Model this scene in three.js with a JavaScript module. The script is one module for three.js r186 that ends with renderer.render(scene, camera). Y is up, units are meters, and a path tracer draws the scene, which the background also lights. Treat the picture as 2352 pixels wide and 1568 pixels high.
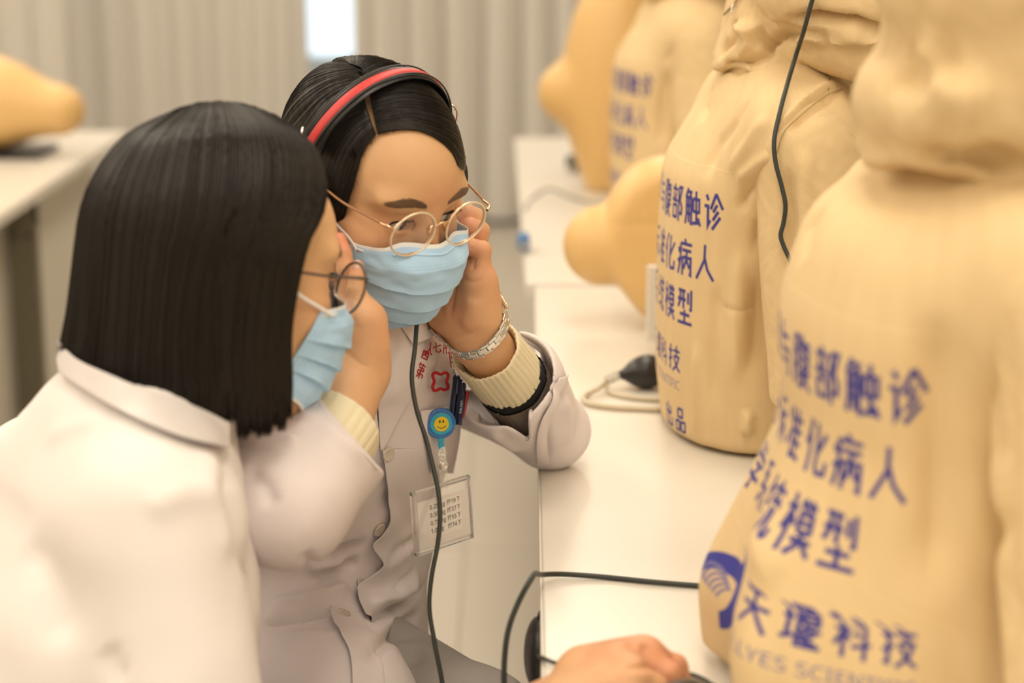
import * as THREE from 'three';
import { mergeGeometries, mergeVertices } from 'three/addons/utils/BufferGeometryUtils.js';
import { RoundedBoxGeometry } from 'three/addons/geometries/RoundedBoxGeometry.js';
import { ImprovedNoise } from 'three/addons/math/ImprovedNoise.js';
import { RectAreaLightUniformsLib } from 'three/addons/lights/RectAreaLightUniformsLib.js';

// ---------------------------------------------------------------- camera, sky, exposure
const scene = new THREE.Scene();
const F = 4400, CX = 1176, CY = 784, EYE = 1.40, PITCH = Math.atan(1064 / 4400);
const camera = new THREE.PerspectiveCamera(2 * Math.atan(CY / F) * 180 / Math.PI, 1.5, 0.05, 60);
camera.position.set(0, EYE, 0);
camera.rotation.set(-PITCH, 0, 0);
camera.focus = 1.96;
camera.userData.fStop = 2.8;
scene.background = new THREE.Color(0.80, 0.93, 1.0);          // pale overcast sky, seen only through the gap between curtains
scene.backgroundIntensity = 1.6;
const renderer = new THREE.WebGLRenderer({ antialias: true });
renderer.toneMapping = THREE.LinearToneMapping;
renderer.toneMappingExposure = 1.0;
renderer.shadowMap.enabled = true;
RectAreaLightUniformsLib.init();
const LAMP = new THREE.Color(1.0, 0.875, 0.715), LAMP_POWER = 4.95;

// ceiling panels: [x, z, width, length]
const PANELS = [];
for (const x of [-3.0, -1.5, 0.15]) for (const z of [-6.7, -4.7, -2.55, -0.7, 1.3]) PANELS.push([x, z, 0.6, 1.2]);
for (const z of [-0.7, 1.3]) PANELS.push([1.7, z, 0.6, 1.2]);

// ---------------------------------------------------------------- helpers
let seed = 1234567;
const rnd = () => { seed = (seed * 1664525 + 1013904223) >>> 0; return seed / 4294967296; };
const rr = (a, b) => a + (b - a) * rnd();
const noiseGen = new ImprovedNoise();
const nz3 = (x, y, z) => noiseGen.noise(x, y, z);
const V = (x, y, z) => new THREE.Vector3(x, y, z);
const lerp = (a, b, t) => a + (b - a) * t, clamp = (x, a = 0, b = 1) => Math.min(b, Math.max(a, x));
const sst = (a, b, x) => { const t = clamp((x - a) / (b - a)); return t * t * (3 - 2 * t); };
const SP = Math.sin(PITCH), CP = Math.cos(PITCH);
// a point of the room from where it stands in the photograph and how far away it is
function P(px, py, d) {
  const r = (px - CX) / F * d, u = (CY - py) / F * d;
  return V(r, EYE - d * SP + u * CP, -d * CP - u * SP);
}
const rayDir = (px, py) => P(px, py, 1).sub(V(0, EYE, 0)).normalize();
function onPlaneY(px, py, y) { const r = rayDir(px, py); return V(0, EYE, 0).addScaledVector(r, (y - EYE) / r.y); }

const used = {};
function numbered(name) { const n = used[name] = (used[name] ?? -1) + 1; return n ? name + '_' + String(n).padStart(3, '0') : name; }
function thing(name, label, category, pos, group) {
  const o = new THREE.Group(); o.name = numbered(name); o.position.copy(pos ?? V(0, 0, 0)); scene.add(o);
  o.userData = { label, category }; if (group) o.userData.group = group;
  return o;
}
function setting(name, parent = scene) { const o = new THREE.Group(); o.name = name; parent.add(o); if (parent === scene) o.userData.kind = 'structure'; return o; }
// adds a mesh whose geometry is in room coordinates under a parent that may be moved
function part(name, geo, mat, parent) {
  const m = new THREE.Mesh(geo, mat); m.name = name; m.castShadow = m.receiveShadow = true;
  if (parent && parent !== scene) { parent.updateWorldMatrix(true, false); geo.applyMatrix4(parent.matrixWorld.clone().invert()); parent.add(m); } else scene.add(m);
  return m;
}
// adds a mesh whose geometry is in the parent's own coordinates
function local(name, geo, mat, parent) { const m = new THREE.Mesh(geo, mat); m.name = name; m.castShadow = m.receiveShadow = true; parent.add(m); return m; }
function box(w, h, d, x = 0, y = 0, z = 0, r = 0) {
  const g = r ? new RoundedBoxGeometry(w, h, d, 2, r) : new THREE.BoxGeometry(w, h, d);
  g.translate(x, y, z); return g;
}
function curvePts(pts, n) { return new THREE.CatmullRomCurve3(pts, false, 'centripetal').getPoints(n); }
function tube(pts, r, seg = 40, rad = 8, closed = false) { return new THREE.TubeGeometry(new THREE.CatmullRomCurve3(pts, closed, 'centripetal'), seg, r, rad, closed); }
const strip = (g) => { const o = new THREE.BufferGeometry(); o.setAttribute('position', g.attributes.position); o.setAttribute('normal', g.attributes.normal); if (g.index) o.setIndex(g.index); return o; };
const merge = (list) => mergeGeometries(list.map((g) => strip(g.index ? g.toNonIndexed() : g)));
function colourise(g, fn) {
  const p = g.attributes.position, n = g.attributes.normal, c = new Float32Array(p.count * 3);
  for (let i = 0; i < p.count; i++) { const q = fn(p.getX(i), p.getY(i), p.getZ(i), n.getX(i), n.getY(i), n.getZ(i)); c.set(q, i * 3); }
  g.setAttribute('color', new THREE.BufferAttribute(c, 3)); return g;
}
// uv in metres, every face from the axis it looks along most
function boxUV(g0) {
  const g = g0.index ? g0.toNonIndexed() : g0, p = g.attributes.position, uv = new Float32Array(p.count * 2);
  const a = V(), b = V(), c = V();
  for (let i = 0; i < p.count; i += 3) {
    a.fromBufferAttribute(p, i); b.fromBufferAttribute(p, i + 1); c.fromBufferAttribute(p, i + 2);
    const n = b.clone().sub(a).cross(c.clone().sub(a)), ax = Math.abs(n.x), ay = Math.abs(n.y), az = Math.abs(n.z);
    [a, b, c].forEach((q, k) => { const w = az >= ax && az >= ay ? [q.x, q.y] : ax >= ay ? [q.z, q.y] : [q.x, q.z]; uv.set(w, (i + k) * 2); });
  }
  g.setAttribute('uv', new THREE.BufferAttribute(uv, 2)); return g;
}
// grid of points fn(u, v) -> Vector3; uv optional
function sheet(fn, nu, nv, uvf, closedU = false) {
  const pos = [], uv = [], idx = [];
  for (let j = 0; j <= nv; j++) for (let i = 0; i <= nu; i++) {
    const q = fn(i / nu, j / nv); pos.push(q.x, q.y, q.z);
    const w = uvf ? uvf(i / nu, j / nv) : [i / nu, j / nv]; uv.push(w[0], w[1]);
  }
  for (let j = 0; j < nv; j++) for (let i = 0; i < nu; i++) {
    const a = j * (nu + 1) + i, b = a + 1, c = a + nu + 1, d = c + 1; idx.push(a, b, d, a, d, c);
  }
  const g = new THREE.BufferGeometry();
  g.setAttribute('position', new THREE.Float32BufferAttribute(pos, 3)); g.setAttribute('uv', new THREE.Float32BufferAttribute(uv, 2)); g.setIndex(idx);
  g.computeVertexNormals();
  if (closedU) { const n = g.attributes.normal; for (let j = 0; j <= nv; j++) { const a = j * (nu + 1), b = a + nu; const q = V(n.getX(a) + n.getX(b), n.getY(a) + n.getY(b), n.getZ(a) + n.getZ(b)).normalize(); n.setXYZ(a, q.x, q.y, q.z); n.setXYZ(b, q.x, q.y, q.z); } }
  return g;
}
// the same sheet with a thickness: back face and rim
function thick(g, t) {
  const p = g.attributes.position, n = g.attributes.normal, N = p.count, pos = new Float32Array(N * 6), uv = new Float32Array(N * 4), src = Array.from(g.index.array), idx = src.slice();
  for (let i = 0; i < N; i++) {
    const x = p.getX(i), y = p.getY(i), z = p.getZ(i);
    pos.set([x, y, z], i * 3); pos.set([x - n.getX(i) * t, y - n.getY(i) * t, z - n.getZ(i) * t], (N + i) * 3);
    if (g.attributes.uv) { uv.set([g.attributes.uv.getX(i), g.attributes.uv.getY(i)], i * 2); uv.set([g.attributes.uv.getX(i), g.attributes.uv.getY(i)], (N + i) * 2); }
  }
  const edge = new Map();
  for (let i = 0; i < src.length; i += 3) {
    const [a, b, c] = [src[i], src[i + 1], src[i + 2]]; idx.push(a + N, c + N, b + N);
    for (const [s, e] of [[a, b], [b, c], [c, a]]) { const k = e + '_' + s; if (edge.has(k)) edge.delete(k); else edge.set(s + '_' + e, [s, e]); }
  }
  for (const [s, e] of edge.values()) idx.push(s, s + N, e + N, s, e + N, e);
  const o = new THREE.BufferGeometry();
  o.setAttribute('position', new THREE.BufferAttribute(pos, 3)); o.setAttribute('uv', new THREE.BufferAttribute(uv, 2)); o.setIndex(idx); o.computeVertexNormals();
  return o;
}
// ---- distance fields
const smin = (a, b, k) => { const h = Math.max(k - Math.abs(a - b), 0) / k; return Math.min(a, b) - h * h * k * 0.25; };
const smax = (a, b, k) => -smin(-a, -b, k);
function cap(x, y, z, a, b, r0, r1) {
  const bx = b.x - a.x, by = b.y - a.y, bz = b.z - a.z, px = x - a.x, py = y - a.y, pz = z - a.z;
  const h = clamp((px * bx + py * by + pz * bz) / (bx * bx + by * by + bz * bz + 1e-12));
  return Math.hypot(px - bx * h, py - by * h, pz - bz * h) - lerp(r0, r1, h);
}
function ell(x, y, z, c, r) {
  const px = (x - c[0]) / r[0], py = (y - c[1]) / r[1], pz = (z - c[2]) / r[2], k0 = Math.hypot(px, py, pz), k1 = Math.hypot(px / r[0], py / r[1], pz / r[2]);
  return k1 < 1e-9 ? -Math.min(...r) : k0 * (k0 - 1) / k1;
}
// surface nets over a box, skipping the blocks the surface cannot reach
function mesh(fn, lo, hi, cell) {
  const nx = Math.ceil((hi[0] - lo[0]) / cell) + 1, ny = Math.ceil((hi[1] - lo[1]) / cell) + 1, nz = Math.ceil((hi[2] - lo[2]) / cell) + 1;
  const val = new Float32Array(nx * ny * nz).fill(1), B = 8, reach = B * cell * 0.87 * 1.7 + 2 * cell;
  const at = (i, j, k) => (k * ny + j) * nx + i;
  for (let bk = 0; bk < nz; bk += B) for (let bj = 0; bj < ny; bj += B) for (let bi = 0; bi < nx; bi += B) {
    const c = fn(lo[0] + (bi + B / 2) * cell, lo[1] + (bj + B / 2) * cell, lo[2] + (bk + B / 2) * cell), far = Math.abs(c) > reach;
    for (let k = bk; k < Math.min(bk + B, nz); k++) for (let j = bj; j < Math.min(bj + B, ny); j++) for (let i = bi; i < Math.min(bi + B, nx); i++)
      val[at(i, j, k)] = far ? c : fn(lo[0] + i * cell, lo[1] + j * cell, lo[2] + k * cell);
  }
  const id = new Int32Array(nx * ny * nz).fill(-1), pos = [], idx = [];
  const E = [[0, 1], [2, 3], [4, 5], [6, 7], [0, 2], [1, 3], [4, 6], [5, 7], [0, 4], [1, 5], [2, 6], [3, 7]];
  const v = new Float32Array(8);
  for (let k = 0; k < nz - 1; k++) for (let j = 0; j < ny - 1; j++) for (let i = 0; i < nx - 1; i++) {
    let m = 0; for (let c = 0; c < 8; c++) { v[c] = val[at(i + (c & 1), j + ((c >> 1) & 1), k + (c >> 2))]; if (v[c] < 0) m |= 1 << c; }
    if (m === 0 || m === 255) continue;
    let x = 0, y = 0, z = 0, n = 0;
    for (const [a, b] of E) {
      if ((v[a] < 0) === (v[b] < 0)) continue;
      const t = v[a] / (v[a] - v[b]); n++;
      x += lerp(a & 1, b & 1, t); y += lerp((a >> 1) & 1, (b >> 1) & 1, t); z += lerp(a >> 2, b >> 2, t);
    }
    id[at(i, j, k)] = pos.length / 3; pos.push(lo[0] + (i + x / n) * cell, lo[1] + (j + y / n) * cell, lo[2] + (k + z / n) * cell);
  }
  const quad = (a, b, c, d, flip) => { if (a < 0 || b < 0 || c < 0 || d < 0) return; if (flip) idx.push(a, c, b, a, d, c); else idx.push(a, b, c, a, c, d); };
  for (let k = 1; k < nz - 1; k++) for (let j = 1; j < ny - 1; j++) for (let i = 1; i < nx - 1; i++) {
    const s = val[at(i, j, k)] < 0;
    if (s !== (val[at(i + 1, j, k)] < 0)) quad(id[at(i, j - 1, k - 1)], id[at(i, j, k - 1)], id[at(i, j, k)], id[at(i, j - 1, k)], !s);
    if (s !== (val[at(i, j + 1, k)] < 0)) quad(id[at(i - 1, j, k - 1)], id[at(i - 1, j, k)], id[at(i, j, k)], id[at(i, j, k - 1)], !s);
    if (s !== (val[at(i, j, k + 1)] < 0)) quad(id[at(i - 1, j - 1, k)], id[at(i, j - 1, k)], id[at(i, j, k)], id[at(i - 1, j, k)], !s);
  }
  const g = new THREE.BufferGeometry();
  g.setAttribute('position', new THREE.Float32BufferAttribute(pos, 3)); g.setIndex(idx); g.computeVertexNormals();
  return g;
}
// where the line of sight through a place of the photograph meets a form
function sight(fn, px, py, from = 1.0, to = 4) {
  const r = rayDir(px, py), o = V(0, EYE, 0); let t = from;
  for (let i = 0; i < 200; i++) { const q = o.clone().addScaledVector(r, t), d = fn(q.x, q.y, q.z); if (d < 0.0004) return q; t += Math.max(d * 0.6, 0.0006); if (t > to) break; }
  return null;
}
function gradient(fn, q, e = 0.003) { return V(fn(q.x + e, q.y, q.z) - fn(q.x - e, q.y, q.z), fn(q.x, q.y + e, q.z) - fn(q.x, q.y - e, q.z), fn(q.x, q.y, q.z + e) - fn(q.x, q.y, q.z - e)).normalize(); }
// folds: [points, width, height]; every vertex near the line moves along its normal
function folds(g, list) {
  const p = g.attributes.position, n = g.attributes.normal;
  const L = list.filter((f) => f[0].length > 1).map(([pts, w, h]) => { const b = new THREE.Box3().setFromPoints(pts).expandByScalar(w * 2.4); return { pts, w, h, b }; });
  const q = V();
  for (let i = 0; i < p.count; i++) {
    q.fromBufferAttribute(p, i); let d = 0;
    for (const f of L) {
      if (!f.b.containsPoint(q)) continue;
      let best = 1e9, bt = 0; const N = f.pts.length - 1;
      for (let s = 0; s < N; s++) {
        const a = f.pts[s], b = f.pts[s + 1], bx = b.x - a.x, by = b.y - a.y, bz = b.z - a.z, l = bx * bx + by * by + bz * bz;
        const h = clamp(((q.x - a.x) * bx + (q.y - a.y) * by + (q.z - a.z) * bz) / l), e = (q.x - a.x - bx * h) ** 2 + (q.y - a.y - by * h) ** 2 + (q.z - a.z - bz * h) ** 2;
        if (e < best) { best = e; bt = (s + h) / N; }
      }
      const k = Math.sqrt(best) / f.w; if (k > 2.4) continue;
      d += f.h * Math.exp(-k * k * 1.6) * sst(0, 0.22, bt) * sst(0, 0.22, 1 - bt);
    }
    if (d) p.setXYZ(i, q.x + n.getX(i) * d, q.y + n.getY(i) * d, q.z + n.getZ(i) * d);
  }
  g.computeVertexNormals(); return g;
}
// the same, or the point where the line of sight passes closest
function nearest(fn, px, py, from = 1.2, to = 3.2) {
  const hit = sight(fn, px, py, from, to); if (hit) return hit;
  const r = rayDir(px, py); let best = 1e9, b = null;
  for (let t = from; t < to; t += 0.004) { const q = V(0, EYE, 0).addScaledVector(r, t), d = fn(q.x, q.y, q.z); if (d < best) { best = d; b = q; } }
  return b;
}
const seen = (fn, list, from, to) => list.map(([x, y]) => sight(fn, x, y, from, to)).filter(Boolean);

// ---------------------------------------------------------------- materials
function noiseTexture(size, fn, srgb) {
  const d = new Uint8Array(size * size * 4);
  for (let y = 0; y < size; y++) for (let x = 0; x < size; x++) { const c = fn(x / size, y / size); d.set([...(Array.isArray(c) ? c : [c, c, c]).map((q) => clamp(q) * 255), 255], (y * size + x) * 4); }
  const t = new THREE.DataTexture(d, size, size); t.wrapS = t.wrapT = THREE.RepeatWrapping; t.magFilter = THREE.LinearFilter; t.minFilter = THREE.LinearMipmapLinearFilter; t.generateMipmaps = true;
  if (srgb) t.colorSpace = THREE.SRGBColorSpace; t.needsUpdate = true; return t;
}
const tile = (u, v, k) => nz3(Math.cos(u * 6.2832) * k, Math.sin(u * 6.2832) * k + Math.cos(v * 6.2832) * k * 1.3, Math.sin(v * 6.2832) * k + 7.7);
const weave = noiseTexture(256, (u, v) => 0.5 + 0.22 * Math.sin((u * 64 + v * 64) * 6.2832) + 0.15 * Math.sin(v * 64 * 6.2832) + 0.12 * (rnd() - 0.5)); weave.repeat.set(14, 14);
const mottle = noiseTexture(256, (u, v) => 0.5 + 0.35 * tile(u, v, 3) + 0.25 * tile(u, v, 9) + 0.1 * (rnd() - 0.5)); mottle.repeat.set(22, 22);
const mat = (o) => new THREE.MeshStandardMaterial(o);
const phys = (o) => new THREE.MeshPhysicalMaterial(o);
const C = (r, g, b) => new THREE.Color().setRGB(r, g, b);
const S = (h) => new THREE.Color(h);
const M = {
  wall: mat({ color: C(0.70, 0.66, 0.58), roughness: 0.9 }),
  ceiling: mat({ color: C(0.8, 0.78, 0.74), roughness: 0.95 }),
  grout: mat({ color: C(0.50, 0.45, 0.38), roughness: 0.9 }),
  tile: mat({ color: C(0.49, 0.445, 0.38), roughness: 0.32 }),
  curtain: phys({ color: C(0.63, 0.60, 0.55), roughness: 0.9, side: THREE.DoubleSide, bumpMap: weave, bumpScale: 0.0004 }),
  table: phys({ color: C(0.74, 0.70, 0.625), roughness: 0.32, clearcoat: 0.3, clearcoatRoughness: 0.25 }),
  tableEdge: mat({ color: C(0.72, 0.68, 0.61), roughness: 0.5 }),
  panel: mat({ color: C(0.62, 0.58, 0.49), roughness: 0.6 }),
  olive: mat({ color: C(0.13, 0.115, 0.075), roughness: 0.5, metalness: 0.1 }),
  darkLeg: mat({ color: C(0.09, 0.10, 0.09), roughness: 0.5 }),
  black: mat({ color: C(0.012, 0.012, 0.013), roughness: 0.35 }),
  rubber: phys({ color: C(0.013, 0.012, 0.012), roughness: 0.33, clearcoat: 0.2, clearcoatRoughness: 0.4 }),
  cable: mat({ color: C(0.028, 0.034, 0.028), roughness: 0.5 }),
  greyCable: mat({ color: C(0.20, 0.21, 0.19), roughness: 0.5 }),
  latex: phys({ color: C(0.72, 0.64, 0.48), roughness: 0.35, transmission: 0.25, thickness: 0 }),
  chrome: mat({ color: C(0.78, 0.77, 0.75), roughness: 0.16, metalness: 1 }),
  steel: mat({ color: C(0.70, 0.68, 0.65), roughness: 0.27, metalness: 1 }),
  gold: mat({ color: C(0.85, 0.58, 0.36), roughness: 0.2, metalness: 1 }),
  clear: phys({ color: C(1, 1, 1), roughness: 0.06, transmission: 1, thickness: 0, ior: 1.49 }),
  lens: phys({ color: C(0.97, 0.98, 1), roughness: 0.02, transmission: 1, thickness: 0, ior: 1.5 }),
  manikin: phys({ color: C(0.74, 0.48, 0.19), roughness: 0.42, bumpMap: mottle, bumpScale: 0.0003, clearcoat: 0.12, clearcoatRoughness: 0.4 }),
  shirt: null,
  skin: phys({ color: C(1, 1, 1), vertexColors: true, roughness: 0.5, bumpMap: mottle, bumpScale: 0.00025, specularIntensity: 0.8 }),
  coat: mat({ color: C(0.80, 0.74, 0.755), roughness: 0.85, bumpMap: weave, bumpScale: 0.0002, side: THREE.DoubleSide }),
  coatB: mat({ color: C(0.78, 0.735, 0.72), roughness: 0.85, bumpMap: weave, bumpScale: 0.0002, side: THREE.DoubleSide }),
  hair: phys({ color: C(0.0085, 0.0058, 0.0042), roughness: 0.38, specularIntensity: 0.8 }),
  mask: mat({ color: C(0.37, 0.66, 0.80), roughness: 0.8, bumpMap: mottle, bumpScale: 0.0002, side: THREE.DoubleSide }),
  maskWhite: mat({ color: C(0.82, 0.82, 0.82), roughness: 0.8, side: THREE.DoubleSide }),
  cream: mat({ color: C(0.82, 0.745, 0.53), roughness: 0.9 }),
  blackKnit: mat({ color: C(0.012, 0.012, 0.014), roughness: 0.95 }),
  greyKnit: mat({ color: C(0.24, 0.195, 0.16), roughness: 0.95, bumpMap: weave, bumpScale: 0.0008 }),
  greyPants: mat({ color: C(0.36, 0.335, 0.31), roughness: 0.9, bumpMap: weave, bumpScale: 0.0003 }),
};
// ---------------------------------------------------------------- lettering drawn stroke by stroke on a 100 x 100 grid
const GLYPH = {
  心: '12,45 5,75;30,35 32,80 45,92 75,90 82,70;48,25 58,42;78,35 92,60',
  肺: '15,12 15,60 5,95;15,12 38,12 38,95 30,92;15,38 38,38;15,62 38,62;48,25 98,25;72,8 72,95;52,45 52,85;52,45 92,45 92,80 84,78',
  听: '8,25 8,75;8,25 35,25 35,72;8,70 35,70;90,10 52,22;52,22 52,60 42,95;52,45 98,45;76,45 76,96',
  诊: '15,10 26,24;5,38 24,38 24,85 36,72;65,5 38,45;65,5 98,42;70,32 50,52;76,48 48,72;85,62 45,95',
  与: '28,5 24,50;26,28 85,28;24,50 88,50 84,88 72,92;5,70 70,70',
  腹: '12,10 12,60 4,95;12,10 34,10 34,94 26,92;12,35 34,35;12,60 34,60;55,5 44,28;52,18 96,18;54,28 54,56;54,28 90,28 90,56;54,42 90,42;54,56 90,56;62,58 44,80;58,66 88,66 46,96;56,72 96,96',
  部: '30,5 34,15;6,18 58,18;18,25 24,42;46,25 40,42;4,46 60,46;14,58 14,92;14,58 50,58 50,90;14,88 50,88;70,10 70,96;70,10 94,10 80,42 95,58 92,75 78,74',
  触: '22,5 6,30;20,14 42,14 34,28;12,28 12,70 5,95;12,28 44,28 44,92 36,90;12,48 44,48;12,68 44,68;28,28 28,90;56,28 56,62;56,28 94,28 94,62;56,60 94,60;75,8 75,88;52,90 92,86;86,74 98,94',
  电: '18,22 18,70;18,22 84,22 84,70;18,46 84,46;18,68 84,68;50,5 50,85 58,92 92,90 94,76',
  子: '20,12 80,12 52,38;52,38 52,88 36,90;5,52 96,52',
  标: '5,28 44,28;25,6 25,96;25,32 6,68;27,36 42,54;54,15 92,15;48,40 98,40;74,40 74,90 64,88;58,55 46,82;86,55 97,80',
  准: '8,18 18,32;6,80 26,50;48,6 32,42;42,26 42,96;70,8 76,20;44,26 96,26;44,46 92,46;44,66 92,66;44,88 98,88;68,26 68,88',
  化: '34,5 6,52;24,32 24,96;92,22 58,58;56,8 56,82 64,90 92,88 94,68',
  病: '52,3 56,13;24,16 96,16;24,16 24,55 8,95;8,28 16,42;4,64 22,54;34,32 92,32;38,50 38,96;38,50 90,50 90,92 80,90;64,32 64,52 46,80;64,54 82,76',
  人: '50,6 48,45 6,95;50,40 64,68 96,94',
  教: '8,20 48,20;28,5 28,36;4,38 54,38;52,8 6,62;16,50 42,50 28,62;28,62 28,92 18,90;4,72 50,66;66,5 54,42;62,25 98,25;86,25 78,62 50,95;60,40 76,74 97,95',
  学: '18,6 26,24;46,3 52,20;80,5 70,24;8,46 8,30 94,30 90,46;28,46 72,46 52,60;52,60 52,88 38,90;8,68 94,68',
  系: '82,6 20,16;46,16 26,36 60,36;64,24 24,58 82,54;70,44 86,60;52,58 52,96;32,70 10,90;70,70 92,90',
  统: '26,6 8,36 28,36;34,22 8,58 34,54;6,86 38,76;68,5 72,16;42,20 98,20;66,22 52,42 86,40;78,30 90,46;60,50 58,75 40,95;76,50 76,88 84,92 95,88 96,76',
  模: '4,28 40,28;22,6 22,96;22,32 5,66;24,38 38,54;44,18 98,18;60,8 60,28;82,8 82,28;52,32 52,60;52,32 90,32 90,60;52,46 90,46;52,60 90,60;42,74 98,74;70,60 66,78 42,96;72,74 97,96',
  型: '8,12 56,12;4,34 58,34;22,12 22,36 8,56;42,12 42,58;72,14 72,44;90,6 90,56 80,58;20,72 82,72;50,60 50,94;5,94 96,94',
  天: '14,15 86,15;6,46 94,46;50,15 48,50 8,95;52,50 94,95',
  堰: '4,34 32,34;18,10 18,78;3,82 34,72;40,12 96,12;42,12 42,92 98,92;54,22 54,46;54,22 88,22 88,46;54,34 88,34;54,46 88,46;48,58 96,58;66,48 52,78 88,86;84,58 56,86',
  科: '40,6 8,16;4,34 46,34;26,14 26,96;26,38 4,70;28,40 44,56;58,14 70,26;54,36 68,48;48,70 98,60;82,5 82,96',
  技: '4,28 36,28;20,5 20,88 8,86;4,62 36,50;42,24 98,24;70,5 70,44;46,44 88,44 74,74 42,96;52,50 72,78 98,95',
  出: '50,4 50,92;18,16 18,46 82,46;82,16 82,46;10,58 10,92 90,92;90,58 90,92',
  品: '30,8 30,42;30,8 70,8 70,42;30,40 70,40;8,56 8,94;8,56 42,56 42,94;8,92 42,92;58,56 58,94;58,56 92,56 92,94;58,92 92,92',
  拧: '4,28 36,28;20,5 20,88 8,86;4,62 36,50;68,4 72,14;42,32 42,18 96,18 94,32;42,44 98,44;70,44 70,88 58,90',
  下: '5,12 95,12;48,12 48,96;54,36 78,54',
  第: '20,4 8,24;16,14 44,14;62,4 54,22;60,14 92,14;14,32 82,32 82,48;14,48 82,48;14,48 12,66 88,66 84,86;50,32 50,96;46,66 10,92',
  四: '10,18 10,88;10,18 90,18 90,88;10,84 90,84;38,18 36,50 22,64;60,18 60,56 78,58',
  七: '6,46 94,34;40,6 40,80 52,90 88,88 90,72',
  附: '10,8 10,96;10,10 36,10 24,36 36,54 30,66 18,64;56,6 40,44;50,30 50,96;58,32 98,32;86,6 86,90 74,90;64,48 74,64',
  院: '10,8 10,96;10,10 36,10 24,36 36,54 30,66 18,64;66,4 70,14;42,32 42,18 96,18 94,32;52,38 88,38;42,54 98,54;60,54 56,78 38,96;78,54 78,88 86,92 96,90 97,78',
};
const strokesOf = (ch) => GLYPH[ch].split(';').map((s) => s.split(' ').map((q) => q.split(',').map(Number)));
function write(g, text, x, y, w, h, gap, line) {
  g.lineWidth = line; g.lineCap = 'butt'; g.lineJoin = 'miter';
  for (const ch of text) {
    if (GLYPH[ch]) for (const s of strokesOf(ch)) { g.beginPath(); s.forEach(([a, b], i) => g[i ? 'lineTo' : 'moveTo'](x + a / 100 * w, y + b / 100 * h)); g.stroke(); }
    x += w + gap;
  }
}
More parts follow.
